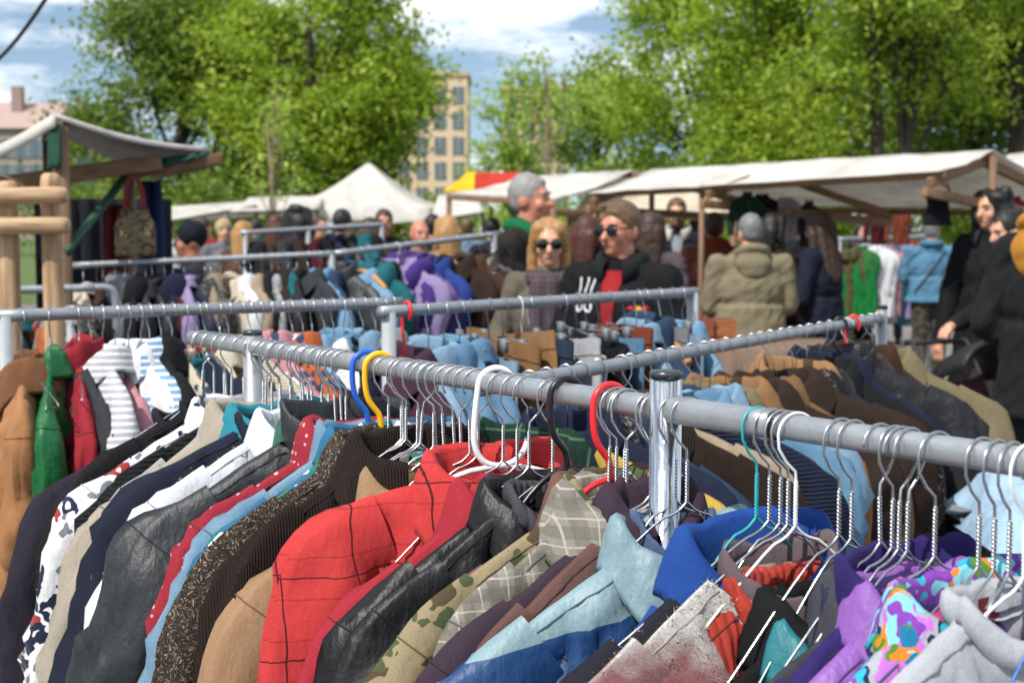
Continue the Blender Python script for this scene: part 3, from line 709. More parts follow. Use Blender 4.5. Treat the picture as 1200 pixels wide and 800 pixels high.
front(1048, 'charcoal denim jacket with dark stitching', 'denim jacket', fb('#34353d', 'denim', '#474852'), -5, short='charcoal denim jacket', W=.19, T=.03, drop=.075, collar='fold', slide=-.022, nd=.04, pocket=True, n=.28)
front(1056, 'quilted ink navy jacket with violet blue frill', 'quilted jacket', fb('#1b2244', 'nylon'), -9, short='quilted ink navy jacket', W=.205, T=.03, drop=.095, collar='stand', slide=-.055)
front(1066, 'indigo purple jacket with broad upright collar', 'jacket', fb('#31216b'), -3, short='indigo purple jacket', W=.19, T=.034, drop=.07, collar='stand', nd=.04, n=.42, slide=-.02)
front(1098, 'lavender purple nylon jacket with rolled shoulder', 'nylon jacket', fb('#9a5cc0', 'nylon'), -8, short='lavender purple nylon jacket', W=.21, T=.034, drop=.1, collar='shirt', sag=.015, slide=.0, sr=.064, n=.34)
front(1150, 'multicoloured fantasy print shirt in turquoise, purple and orange', 'print shirt', fb('#2b9fb5', 'psy'), -6, short='multicoloured fantasy print shirt', W=.205, T=.04, drop=.08, collar='shirt', sag=.028, n=.42, dipf=.05, slide=.022, nd=.04)
front(1168, 'magenta pink top with turquoise edge', 'top', fb('#c23a86'), 2, short='magenta pink top', W=.16, T=.03, drop=.07, collar='rib', slide=-.02)
front(1186, 'crimson collarless blouse behind the light grey sweatshirt', 'blouse', fb('#b0203c'), 4, short='crimson collarless blouse', W=.13, T=.024, drop=.06, collar='rib', slide=-.05)
front(1204, 'light grey marl sweatshirt with wide smooth shoulder', 'sweatshirt', fb('#a9acb3', wr=.7), -4, 'whitewire', short='light grey marl sweatshirt', W=.215, T=.036, drop=.075, collar='rib', sr=.066, sag=.01, slide=.02)
front(1258, 'inky denim jacket at the near end of the front rack', 'denim jacket', fb('#22293d', 'denim', '#333c55'), -6, 'bluewire', short='inky denim jacket', W=.205, T=.03, drop=.11, collar='none', sag=.05, slide=-.05)

# bare hangers squeezed between the clothes
for px, yaw, dr in ((239, -3, .1), (250, -4, .1), (262, -4, .1), (272, -5, .1), (312, -10, .1), (327, -11, .1), (340, -13, .1), (355, -14, .1), (363, -15, .12), (376, -17, .12), (390, -18, .12), (397, -19, .12), (470, -15, .12), (476, -16, .12), (490, -16, .12),
                    (498, -17, .13), (506, -18, .13), (516, -20, .13), (528, -22, .13), (538, -22, .13), (549, -23, .13), (560, -23, .13), (590, -16, .14), (716, -9, .12), (733, -12, .13), (1030, -6, .13)):
    rz = ROT1 + R(yaw + rnd.uniform(-1.5, 1.5))
    hang_hanger('wire', rail_at(A1, B1, px), rz, (R(rnd.uniform(-1.5, 1.5)), R(rnd.uniform(-4, 4))), 'bare zinc wire hanger with no clothes on, on the front rack', 'hanger', 'empty wire hangers on the front rack', fit=(-.096, .165, dr))

# ---------------------------------------------------------------- the racks behind
VAR = []
for k, kw in enumerate([dict(collar='shirt', T=.03), dict(collar='lapel', T=.034, sr=.062), dict(collar='stand', T=.036, sr=.066, placket='zip'), dict(collar='hood', T=.036, sr=.064),
                        dict(collar='rib', T=.03), dict(collar='fold', T=.034, sr=.06, placket='button'), dict(collar='lapel', T=.03, drop=.09), dict(collar='none', T=.026, drop=.08)]):
    VAR.append(to_meshes(garment(500 + k, hi=False, **{**dict(W=.21, L=.72), **kw})))
TROU = [to_meshes(trousers(k, False)) for k in range(3)]
COL = {'black': '#17181b', 'jet black': '#101114', 'charcoal': '#33363b', 'grey': '#7a7d82', 'pale grey': '#a9abb0', 'navy': '#1c2540', 'royal blue': '#22449c', 'sky blue': '#79a9cf', 'teal': '#16707a',
       'white': '#d6d6d8', 'cream': '#cbbfa8', 'beige': '#a8957a', 'tan': '#9a7044', 'camel': '#a67c4e', 'brown': '#4f3626', 'dark brown': '#33241c', 'rust': '#8f4326', 'olive': '#5d5434', 'khaki': '#7d7152',
       'bottle green': '#123f2c', 'green': '#0a8a3e', 'red': '#b81d2a', 'maroon': '#5a1726', 'pink': '#c98a94', 'purple': '#4d2f8a', 'lilac': '#9a88b8', 'yellow': '#d8b83c', 'orange': '#c9642a',
       'light denim': '#8fb0c8', 'mid denim': '#4f7fa4', 'dark denim': '#26384f', 'plum': '#42283a', 'suede tan': '#b07850'}
def cloth(spec):
    c, kind = spec
    if 'denim' in c: return fabric(COL[c], 'denim', {'light denim': '#6d94b4', 'mid denim': '#6f9dc0', 'dark denim': '#33506e'}[c])
    ex = {'floral': ('#31456b', '#b06a72'), 'stripe': ('#e0e0e0', '#ffffff'), 'plaid': ('#16282a', '#4f7a5a'), 'camo': ('#3a3020', '#4c5a37'), 'tweed': ('#15130f', '#8a8072')}.get(kind)
    return fabric(COL[c], kind, *(ex or ('#111111', '#ffffff')), wr=1.2)
used_labels = {}
def fill(A, B, t0, t1_, specs, where, grp, yaw=0, jy=9, lo=True, var=None, slide=0., hangers=None, size=1., flip=False):
    """specs: (colour, cloth kind, garment word, variant)"""
    D = (B - A); N = len(specs); rz0 = math.atan2(-D.x, D.y) + (math.pi if flip else 0)
    for i, (c, kind, word, v) in enumerate(specs):
        t = t0 + (t1_ - t0) * (i + rnd.uniform(.25, .75)) / N; p = A + D * t
        rz = rz0 + R(yaw + rnd.uniform(-jy, jy)); tl = (R(rnd.uniform(-3, 3)), R(rnd.uniform(-7, 7)))
        kn = '' if kind == 'plain' else {'floral': 'flowered ', 'camo': 'camouflage ', 'knit': 'knitted ', 'cord': 'corduroy ', 'leather': 'leather ', 'nylon': 'nylon ', 'tweed': 'tweed ', 'stripe': 'striped ', 'plaid': 'plaid ', 'denim': ''}[kind]
        me = f'{c} {kn}{word}'
        def nm(j): return f'{specs[j][0]} {specs[j][2]}'
        same = sum(1 for s in specs if s[:3] == (c, kind, word)) > 1
        if not same: lab = f'{me} hanging on {where}'
        elif 0 < i < N - 1: lab = f'{me} between {nm(i - 1)} and {nm(i + 1)} on {where}'
        else: lab = f'{me} at the {"first" if i == 0 else "last"} place on {where}'
        if len(lab.split()) < 4: lab += ' rack'
        k = used_labels.get(lab, 0); used_labels[lab] = k + 1
        if k: lab = lab.replace('between', ['', 'again between', 'also between', 'likewise between'][k])
        tr = word in ('trousers', 'skirt')
        parts = TROU[v % 3] if tr else (var or VAR)[v]
        mt = cloth((c, kind)); mats = {'*': mt, 'zipper': metal_mat('zip_metal', '#9a8a66', .35) if 'zm' not in _cache else _cache['zm'], 'button': plain('button_horn', '#2a2320', .4)}
        _cache['zm'] = mats['zipper']
        g = place_garment(parts, word.replace(' ', '_'), p, rz, tl, lab, word, mats, grp, slide + (rnd.uniform(-.05, .01) if tr else rnd.uniform(-.022, .004))); g.scale = (rnd.uniform(.92, 1.08) * size, rnd.uniform(.85, 1.3), rnd.uniform(.92, 1.1) * size); g.location.z += .094 * (g.scale.z - 1)
        hk = (hangers or {}).get(i) or ('clip' if tr else 'wire')
        hn = {'wire': 'thin wire hanger', 'clip': 'metal clip hanger', 'wooden': 'wooden hanger', 'whitewire': 'white wire hanger'}.get(hk, hk + ' plastic hanger')
        h = hang_hanger(hk, p, rz, tl, ' '.join((f'{hn} of the ' + lab.replace('hanging ', '')).split()[:16]), 'hanger', 'hangers on the racks behind', lo); h.scale = (g.scale.x * (.76 if var else .88), 1, 1.1)

# second rack, left, across the view
A2 = on_height(4, 370, 1.5); B2 = on_height(470, 354.5, 1.5); D2 = B2 - A2
rack('clothes_rack', 'grey clothes rack at the left holding the green raincoat', A2 - D2 * .02, B2, [.021], .0140, .0165, GREYRAIL, plain('grey_paint', '#9b9fa3', .5), up=.0)
S2 = [('charcoal', 'plain', 'cardigan', 7), ('white', 'floral', 'blouse', 0), ('pale grey', 'stripe', 'shirt', 0), ('pink', 'plain', 'blouse', 4),
      ('white', 'plain', 'shirt', 0), ('sky blue', 'stripe', 'blouse', 0), ('black', 'plain', 'jacket', 1), ('navy', 'plain', 'jacket', 1), ('cream', 'floral', 'blouse', 4), ('teal', 'plain', 'blouse', 4), ('navy', 'plain', 'dress', 7),
      ('red', 'knit', 'jumper', 4), ('cream', 'plain', 'blouse', 0), ('beige', 'plain', 'shirt', 0), ('cream', 'knit', 'cardigan', 7), ('black', 'plain', 'shirt', 0), ('pink', 'floral', 'blouse', 0), ('white', 'plain', 'blouse', 4),
      ('white', 'floral', 'shirt', 0), ('orange', 'floral', 'shirt', 0), ('charcoal', 'plain', 'jacket', 5), ('sky blue', 'plain', 'shirt', 0), ('white', 'stripe', 'shirt', 0), ('mid denim', 'denim', 'jacket', 5),
      ('navy', 'knit', 'jumper', 4), ('light denim', 'denim', 'shirt', 0), ('black', 'plain', 'coat', 1), ('grey', 'plain', 'jacket', 1), ('dark denim', 'denim', 'jacket', 5), ('light denim', 'denim', 'jacket', 5)]
p = rail_at(A2, B2, 24)
SH = to_meshes(garment(911, W=.175, T=.04, drop=.075, collar='lapel', n=.3, sr=.06, L=.66, nd=.05, out=.0, sa=.05))
place_garment(SH, 'sheepskin_coat', p + Vector((0, 0, -.02)), math.atan2(-D2.x, D2.y) - R(14), (0, R(2)), 'tan sheepskin coat hanging first on the left rack, beside the green raincoat', 'sheepskin coat',
              {'*': fabric('#b9804f'), 'neck_label': plain('woven_label', '#d9d6cf', .8), 'seam': plain('sewing_thread', hx('#6b4630'), .85), 'collar': fabric('#a0663c', 'fuzzy', '#a0663c', '#c08a60')}, 'clothes on the left rack')
hang_hanger('wire', p, math.atan2(-D2.x, D2.y) + R(8), (0, 0), 'thin wire hanger holding the tan sheepskin coat', 'hanger', 'hangers on the racks behind')
for px, yw, c, kd, lab, cat, kw in ((58, -18, '#0b7a3c', 'nylon', 'bright green raincoat with stand up collar on the left rack', 'raincoat', dict(collar='shirt', T=.03, W=.19, sr=.052, sa=.1, drop=.08, n=.26, nd=.03, placket='zip')),
                                  (92, -12, '#b31f33', 'plain', 'long red jacket right beside the green raincoat', 'jacket', dict(collar='stand', T=.028, W=.19, sr=.05, sa=.14, drop=.09, n=.3))):
    p = rail_at(A2, B2, px); rz = math.atan2(-D2.x, D2.y) + R(yw); m_ = fabric(c, kd)
    place_garment(to_meshes(garment(930 + px, L=.72, **kw)), cat, p + Vector((0, 0, -.012)), rz, (0, R(2)), lab, cat, {'*': m_, 'neck_label': plain('woven_label', '#d9d6cf', .8), 'seam': plain('sewing_thread', seam_of[m_.name], .85), 'zipper': plain('dark_zip', '#1f2a24', .4)}, 'clothes on the left rack')
    hang_hanger('wire', p, rz, (0, 0), 'thin wire hanger of the ' + lab.replace(' on the left rack', ''), 'hanger', 'hangers on the racks behind')
fill(A2, B2, .15, .99, S2, 'the left rack', 'clothes on the left rack', 0, 9)

# third rack with jeans
A3 = on_height(446, 365.5, 1.5); B3 = on_height(816, 342, 1.5)
rack('clothes_rack', 'grey clothes rack of jeans in front of the couple in sunglasses', A3, B3, [.02, .985], .0140, .0165, GREYRAIL, plain('grey_paint', '#9b9fa3', .5), up=.0)
S3 = [('plum', 'plain', 'jacket', 1), ('light denim', 'denim', 'jacket', 5), ('mid denim', 'denim', 'jacket', 5), ('mid denim', 'denim', 'shirt', 0), ('jet black', 'plain', 'trousers', 0), ('light denim', 'denim', 'trousers', 1), ('tan', 'plain', 'trousers', 2),
      ('camel', 'plain', 'trousers', 0), ('brown', 'plain', 'jacket', 1), ('dark denim', 'denim', 'trousers', 1), ('pale grey', 'plain', 'skirt', 2), ('pale grey', 'stripe', 'trousers', 0), ('black', 'leather', 'skirt', 1), ('black', 'plain', 'trousers', 2), ('mid denim', 'denim', 'trousers', 0),
      ('rust', 'plain', 'skirt', 1), ('light denim', 'denim', 'shirt', 0), ('dark denim', 'denim', 'jacket', 5), ('grey', 'plain', 'trousers', 2), ('light denim', 'denim', 'skirt', 1), ('sky blue', 'plain', 'shirt', 0)]
fill(A3, B3, .05, .96, S3, 'the jeans rack', 'clothes on the jeans rack', -22, 10, hangers={0: 'red', 10: 'wire', 18: 'wooden', 7: 'whitewire'})

# fourth rack with coats, running away to the right
A4 = on_height(560, 456, 1.43); B4 = on_height(1036, 372, 1.43)
rack('clothes_rack', 'galvanised rack of dark winter coats slanting away behind the front rack', A4, B4, [.99], .0128, .0155, GREYRAIL, GREYRAIL, up=.03)
S4 = [('bottle green', 'plaid', 'jacket', 1), ('yellow', 'plain', 'top', 7), ('navy', 'plain', 'shirt', 0), ('charcoal', 'tweed', 'jacket', 6), ('dark denim', 'denim', 'jacket', 5), ('dark brown', 'cord', 'jacket', 1), ('beige', 'plain', 'shirt', 0), ('navy', 'knit', 'jumper', 4), ('brown', 'plain', 'jacket', 1),
      ('mid denim', 'denim', 'jacket', 5), ('light denim', 'denim', 'shirt', 0), ('dark denim', 'denim', 'shirt', 0), ('khaki', 'plain', 'jacket', 1), ('tan', 'plain', 'jacket', 1), ('dark brown', 'plain', 'coat', 1),
      ('tan', 'cord', 'coat', 6), ('brown', 'plain', 'coat', 1), ('dark brown', 'plain', 'jacket', 1), ('dark brown', 'tweed', 'jacket', 6), ('black', 'plain', 'coat', 1), ('camel', 'plain', 'jacket', 1), ('jet black', 'leather', 'coat', 1), ('black', 'plain', 'jacket', 5), ('navy', 'plain', 'coat', 1), ('black', 'nylon', 'jacket', 2),
      ('dark brown', 'leather', 'coat', 1), ('brown', 'leather', 'coat', 1), ('brown', 'cord', 'coat', 6), ('khaki', 'plain', 'coat', 1), ('olive', 'plain', 'coat', 1)]
VAR4 = [to_meshes(garment(700 + k, hi=True, seams=False, **{**dict(W=.23, L=.95, sa=.2, drop=.085, sr=.062, n=.3, nd=.036), **kw})) for k, kw in enumerate([dict(collar='shirt', T=.03), dict(collar='lapel', T=.036), dict(collar='stand', T=.038, placket='zip'), dict(collar='hood', T=.036),
        dict(collar='rib', T=.03), dict(collar='fold', T=.034, placket='button'), dict(collar='lapel', T=.032, drop=.1), dict(collar='none', T=.03)])]
fill(A4, B4, .06, .985, S4, 'the winter coat rack', 'clothes on the winter coat rack', 18, 7, var=VAR4, slide=-.005, size=1.12, hangers={24: 'black', 26: 'red', 25: 'whitewire'})

# long back racks with jackets
A5 = at(84, 311, 6.3); M5 = at(392, 297, 6.5); B5 = at(584, 274, 7.)
r5 = rack('clothes_rack', 'long bent tube rack behind the left rack, rounded corner at its end', A5, M5, [.99], .0138, .015, GREYRAIL, GREYRAIL, up=0.)
O = Vector((A5.x, A5.y, 0)); c = MB(); dx = (M5 - A5).normalized()
c.tube(smooth_path([A5 - O, A5 - O - dx * .06, A5 - O - dx * .08 - Vector((0, 0, .03)), A5 - O - dx * .08 - Vector((0, 0, .12)), A5 - O - dx * .08 - Vector((0, 0, A5.z - .02))], 2), .0138, 14); c.build('bent_post', GREYRAIL, r5)
rack('clothes_rack', 'rising grey tube rack in front of the crowd, left of the grey haired man', M5, B5, [.97], .0138, .015, GREYRAIL, GREYRAIL, up=0.)
pal = ['black', 'charcoal', 'navy', 'beige', 'cream', 'grey', 'jet black', 'brown', 'black', 'dark denim', 'plum', 'pale grey', 'maroon', 'black', 'navy', 'khaki']
S5 = [('cream', 'plain', 'shirt', 0), ('brown', 'plain', 'jacket', 1), ('black', 'plain', 'jacket', 5), ('grey', 'plain', 'hoodie', 3), ('pale grey', 'knit', 'jumper', 4), ('black', 'plain', 'hoodie', 3), ('charcoal', 'plain', 'jacket', 1), ('black', 'nylon', 'jacket', 2), ('maroon', 'plain', 'jacket', 5), ('navy', 'plain', 'hoodie', 3),
      ('lilac', 'plain', 'shirt', 0), ('navy', 'nylon', 'jacket', 2), ('charcoal', 'tweed', 'jacket', 1), ('beige', 'tweed', 'jacket', 1), ('brown', 'tweed', 'jacket', 1), ('cream', 'plain', 'coat', 1), ('white', 'plain', 'jacket', 5), ('beige', 'plain', 'coat', 1), ('black', 'plain', 'coat', 1), ('pale grey', 'tweed', 'coat', 6),
      ('dark brown', 'plain', 'jacket', 1), ('teal', 'plain', 'jacket', 1), ('black', 'leather', 'jacket', 2), ('charcoal', 'plain', 'coat', 1), ('sky blue', 'plain', 'jacket', 2), ('dark denim', 'denim', 'jacket', 5)]
fill(A5, M5, .03, .99, S5, 'the long back rack', 'clothes on the long back rack', 15, 14, slide=.0)
S5b = [('charcoal', 'nylon', 'jacket', 2), ('sky blue', 'plain', 'shirt', 0), ('teal', 'plain', 'hoodie', 3), ('black', 'plain', 'jacket', 1), ('lilac', 'plain', 'jacket', 5), ('purple', 'plain', 'hoodie', 3), ('purple', 'nylon', 'jacket', 2), ('royal blue', 'plain', 'jacket', 5), ('black', 'plain', 'coat', 1), ('dark brown', 'plain', 'coat', 1), ('brown', 'plain', 'coat', 1), ('dark brown', 'leather', 'jacket', 6), ('jet black', 'plain', 'jacket', 5)]
fill(M5, B5, .03, .97, S5b, 'the rising rack', 'clothes on the rising rack', 15, 14, hangers={1: 'wooden', 4: 'whitewire'})
# low rack behind the left rack
A6 = at(-60, 342, 5.); B6 = at(112, 337, 5.15)
r6 = rack('clothes_rack', 'low bent tube rack behind the tan sheepskin coat', A6, B6, [.02], .0145, .015, GREYRAIL, GREYRAIL, up=0.)
O = Vector((A6.x, A6.y, 0)); c = MB(); dx = (B6 - A6).normalized(); q = B6 - O
c.tube(smooth_path([q, q + dx * .05, q + dx * .07 - Vector((0, 0, .03)), q + dx * .07 - Vector((0, 0, .12)), q + dx * .07 - Vector((0, 0, B6.z - .02))], 2), .0145, 14); c.build('bent_post', GREYRAIL, r6)
fill(A6, B6, .05, .95, [('purple', 'floral', 'dress', 7), ('brown', 'plain', 'jacket', 1), ('navy', 'floral', 'dress', 7), ('teal', 'floral', 'blouse', 0), ('orange', 'floral', 'blouse', 4), ('grey', 'plain', 'jacket', 1), ('pale grey', 'plain', 'shirt', 0), ('charcoal', 'tweed', 'jacket', 6)], 'the low bent rack', 'clothes on the low bent rack', 10, 12)
# racks in the crowd
A7 = at(282, 273, 10.); B7 = at(452, 263, 10.6)
rack('clothes_rack', 'far grey rack in the crowd near the pointed tent', A7, B7, [.03, .45, .97], .018, .018, GREYRAIL, GREYRAIL, up=.0)
fill(A7, B7, .05, .95, [('black', 'plain', 'coat', 1), ('brown', 'plain', 'coat', 1), ('charcoal', 'plain', 'jacket', 5), ('dark brown', 'plain', 'jacket', 1), ('maroon', 'plain', 'jacket', 5), ('jet black', 'plain', 'coat', 1), ('navy', 'plain', 'jacket', 2), ('black', 'leather', 'jacket', 2), ('teal', 'plain', 'jacket', 5), ('black', 'plain', 'jacket', 1)], 'the far crowd rack', 'clothes on the far crowd rack')
A8 = at(982, 280, 15.5); B8 = at(1094, 277, 16.1)
rack('clothes_rack', 'rack of bright clothes under the long white stall roof', A8, B8, [.02, .98], .02, .02, GREYRAIL, GREYRAIL, up=.0)
fill(A8, B8, .05, .97, [('olive', 'plain', 'jacket', 5), ('green', 'plain', 'top', 4), ('black', 'plain', 'shirt', 0), ('white', 'plain', 'blouse', 0), ('white', 'plain', 'shirt', 0), ('pale grey', 'plain', 'jumper', 4), ('pink', 'plain', 'top', 4), ('teal', 'plain', 'shirt', 0), ('lilac', 'plain', 'blouse', 0), ('red', 'plain', 'coat', 1), ('red', 'plain', 'jacket', 5), ('black', 'plain', 'coat', 1), ('sky blue', 'plain', 'shirt', 0), ('light denim', 'denim', 'jacket', 5)], 'the stall rack', 'clothes on the stall rack', 62, 8, size=1.12)
# ---------------------------------------------------------------- trees
def leaf_mat(name, c, c2, c3):
    t = NT(name)
    at_ = t.n('Attribute', attribute_name='leafhue')
    base = t.ramp(at_.outputs['Fac'], [(0, hx(c)), (.5, hx(c2)), (1, hx(c3))])
    t.link(base, t.b.inputs['Base Color']); t.b.inputs['Roughness'].default_value = .55; t.b.inputs['Specular IOR Level'].default_value = .35
    tr = t.n('BsdfTranslucent'); t.link(t.mix(1., base, (1.15, 1.18, .6, 1), 'MULTIPLY'), tr.inputs[0])
    mx = t.n('MixShader'); mx.inputs[0].default_value = .48
    t.link(t.b.outputs[0], mx.inputs[1]); t.link(tr.outputs[0], mx.inputs[2]); t.link(mx.outputs[0], t.out.inputs[0])
    return t.m
LEAF_D = leaf_mat('dark_leaves', '#56692f', '#6d8438', '#8fa548'); LEAF_B = leaf_mat('bright_leaves', '#718b2c', '#93ab3c', '#bccb5a'); LEAF_P = leaf_mat('pale_leaves', '#7f9a48', '#9fb65a', '#c0ce78')
BARK = plain('bark', '#3a3128', .95, nscale=8, bump=.8, bscale=14, bdist=.05); BARKP = plain('pale_bark', '#8d7d63', .9, nscale=8, bump=.5, bscale=20, bdist=.02)
def crown_mesh(name, seed, centres, n_cl, per, leaf, spread, mat):
    g = np.random.default_rng(seed)
    cl = []
    for (c, r, wgt) in centres:
        k = int(n_cl * wgt); d = g.normal(size=(k, 3)); d /= np.linalg.norm(d, axis=1)[:, None]
        rad = g.random(k) ** .42
        cl.append(np.array(c) + d * rad[:, None] * np.array(r))
    cl = np.concatenate(cl); m = len(cl)
    sc = spread * (.6 + .9 * g.random(m))
    pts = np.repeat(cl, per, 0) + g.normal(size=(m * per, 3)) * np.repeat(sc, per)[:, None] * np.array([1, 1, .62])
    pts[:, 2] = np.maximum(pts[:, 2], .3)
    n = len(pts); hue = np.clip(np.repeat(g.random(m), per) * .6 + g.random(n) * .4, 0, 1)
    nrm = g.normal(size=(n, 3)) * .8 + np.array([0, 0, .75]); nrm /= np.linalg.norm(nrm, axis=1)[:, None]
    a = np.cross(nrm, g.normal(size=(n, 3))); a /= np.linalg.norm(a, axis=1)[:, None]; b = np.cross(nrm, a)
    s = leaf * (.6 + .8 * g.random(n))[:, None]; bend = nrm * s * .25
    v = np.stack([pts - a * s, pts - b * s * .55 + bend, pts + a * s, pts + b * s * .55 + bend], 1).reshape(-1, 3)
    me = bpy.data.meshes.new(name); me.vertices.add(4 * n); me.vertices.foreach_set('co', v.astype(np.float32).ravel())
    me.loops.add(4 * n); me.loops.foreach_set('vertex_index', np.arange(4 * n, dtype=np.int32))
    me.polygons.add(n); me.polygons.foreach_set('loop_start', np.arange(0, 4 * n, 4, dtype=np.int32)); me.polygons.foreach_set('loop_total', np.full(n, 4, np.int32))
    at_ = me.attributes.new('leafhue', 'FLOAT', 'FACE'); at_.data.foreach_set('value', hue.astype(np.float32))
    me.materials.append(mat); me.update(calc_edges=True); return me
def tree(px, Y, label, h, cr, trunk_r, mat, seed, n_cl=420, per=26, leaf=.1, spread=.34, low=.25, lobes=9, bark=None, name='leafy_tree', lean=0., stems=1, grp=None, squash=1.):
    p = at(px, 300, Y); q = random.Random(seed)
    rt = empty(name, (p.x, Y, 0), label, 'tree', grp); bark = bark or BARK
    c0 = h * (low + 1) / 2; rz = h * (1 - low) / 2; cen = []
    for k in range(lobes):
        a = q.uniform(0, 6.28); rr = q.uniform(.25, .72) * cr; zz = q.uniform(-.72, .78)
        f = math.sqrt(max(.1, 1 - zz * zz * .8))
        cen.append(((rr * f * math.cos(a) + lean * h * .4, rr * f * math.sin(a) * .8, c0 + zz * rz), (cr * q.uniform(.34, .5), cr * q.uniform(.34, .5), rz * q.uniform(.26, .4) * squash), 1. / lobes))
    m = MB()
    for st in range(stems):
        ox = (st - (stems - 1) / 2) * .42
        P = [Vector((ox + lean * h * .4 * (i / 10) ** 1.2 + .1 * NZ(Vector((i * .5, seed, st))) + ox * i * .12, .1 * NZ(Vector((i * .5, seed + 9, st))), h * .86 * i / 10)) for i in range(11)]
        m.tube(P, [trunk_r * (1.35 if i == 0 else 1) * (1 - .085 * i) for i in range(11)], 10)
        for c in cen[st::stems]:
            i = q.randint(3, 6); a = P[i]; e = Vector(c[0]); mid = (a + e) / 2 + Vector((0, 0, -.1 * h * .3))
            lp = smooth_path([a, mid, e], 2); m.tube(lp, [trunk_r * .42 * (1 - .85 * k / len(lp)) for k in range(len(lp))], 6)
            for z in range(4):
                u = e + Vector((q.uniform(-1, 1) * c[1][0], q.uniform(-1, 1) * c[1][1], q.uniform(-.6, 1) * c[1][2])) * .8
                m.tube([mid * .3 + e * .7, (e + u) / 2 + Vector((0, 0, .1)), u], [trunk_r * .16, trunk_r * .1, trunk_r * .04], 5)
    m.build('trunk', bark, rt)
    link('crown', crown_mesh('crown', seed, cen, n_cl, per, leaf, spread, mat), rt)
    return rt
g2 = 'trees around the market'
tree(214, 37, 'dark green tree at the left edge of the big bright tree, behind the small stall', 7.9, 3.2, .2, LEAF_D, 11, 980, 56, .08, .32, .06, 18, grp=g2)
tree(366, 36, 'big bright green tree behind the pointed white tent', 9.4, 3.15, .26, LEAF_B, 12, 860, 56, .08, .32, .14, 17, grp=g2)
tree(318, 26, 'thin pale stemmed sapling in front of the big bright tree', 4.3, .75, .045, LEAF_P, 13, 46, 9, .06, .1, .36, 7, BARKP, 'sapling', grp=g2)
tree(600, 48, 'airy pale green tree beside the tan apartment block', 7.6, 2.1, .16, LEAF_P, 14, 150, 22, .1, .3, .3, 8, grp=g2)
tree(700, 50, 'loose yellow green tree behind the grey haired man', 6.9, 2.1, .18, LEAF_P, 15, 230, 24, .1, .32, .18, 9, grp=g2)
tree(641, 30, 'bare pale branched young tree above the grey haired man', 5.6, .8, .06, LEAF_P, 16, 16, 6, .05, .08, .5, 8, BARKP, 'young_tree', grp=g2)
tree(836, 41, 'light green tree left of the dark twin trunks, its crown thinning upwards', 9.2, 3.2, .22, LEAF_B, 17, 560, 46, .085, .34, .14, 11, grp=g2)
tree(900, 33, 'bright leafy tree just left of the dark twin trunks', 9., 2.4, .17, LEAF_B, 18, 480, 44, .075, .3, .2, 10, grp=g2)
tree(1042, 29, 'large tree with dark twin trunks behind the long white stall', 10.5, 3.3, .19, LEAF_B, 19, 560, 50, .072, .3, .3, 13, grp=g2, stems=2)
tree(1128, 33, 'slender dark trunked tree to the right of the twin trunks', 9.5, 2.3, .13, LEAF_D, 20, 330, 44, .075, .3, .24, 10, grp=g2, lean=.05)
tree(1190, 31, 'tree at the right edge of the picture, its crown cut by the frame', 9.8, 2.6, .15, LEAF_B, 21, 380, 44, .075, .3, .26, 10, grp=g2, lean=-.04)
tree(960, 47, 'shaded tree far behind the twin trunks', 8.5, 3.6, .2, LEAF_D, 22, 420, 26, .11, .36, .08, 11, grp=g2)
tree(1110, 48, 'shaded broad tree far behind the slender trunked tree', 8.8, 4.0, .2, LEAF_D, 23, 460, 26, .11, .36, .08, 11, grp=g2)
tree(740, 58, 'distant round tree showing between the loose yellow green tree and the light green one', 8., 3.2, .2, LEAF_D, 24, 300, 26, .12, .36, .1, 9, grp=g2)
# far-off wood seen as one mass
cen = [((x, 78 + 6 * NZ(Vector((x * .1, 0, 0))), 2.2 + 1.2 * NZ(Vector((x * .23, 3, 0)))), (3.2, 2.2, 2.3), 1 / 42) for x in np.linspace(-46, 46, 42) if not -12 < x < -1]
tag(link('distant_wood', crown_mesh('distant_wood', 77, cen, 900, 22, .16, .5, LEAF_D)), 'dark green wood far behind the market', 'wood', kind='stuff')
# bushes at the foot of the trees
for k, (px, Y, cr, lab) in enumerate(((130, 30, 1.5, 'dark bush at the foot of the trees beside the left stall'), (235, 31, 1.6, 'dark bush under the dark green tree, behind the white awnings'), (545, 60, 2.1, 'yellow green bush below the apartment block'), (470, 34, 1.2, 'dark bush right of the pointed tent'), (700, 34, 1.5, 'leafy bush behind the white awnings of the middle'),
                                      (790, 33, 1.5, 'leafy bush behind the left end of the long white stall'), (880, 31, 1.6, 'leafy bush behind the middle of the long white stall'), (980, 32, 1.7, 'dense bush left of the twin trunks'), (1090, 31, 1.6, 'dense bush between twin trunks and slender tree'))):
    rt = empty('bush', (at(px, 300, Y).x, Y, 0), lab, 'bush', 'bushes under the trees'); q = random.Random(k)
    cen = [((q.uniform(-.7, .7) * cr, q.uniform(-.4, .4) * cr, q.uniform(.5, 1.7) * (1.3 if Y < 50 else 1.5)), (cr * .6, cr * .5, .8), 1 / 6) for _ in range(6)]
    m = MB()
    for c in cen: m.tube(smooth_path([(c[0][0] * .3, 0, 0), (c[0][0] * .7, c[0][1] * .5, c[0][2] * .5), c[0]], 1), .025, 6)
    m.build('stem', BARK, rt); link('foliage', crown_mesh('foliage', 200 + k, cen, 120, 26, .085, .26, LEAF_P if k == 2 else (LEAF_D if k in (0, 1, 3) else LEAF_B)), rt)

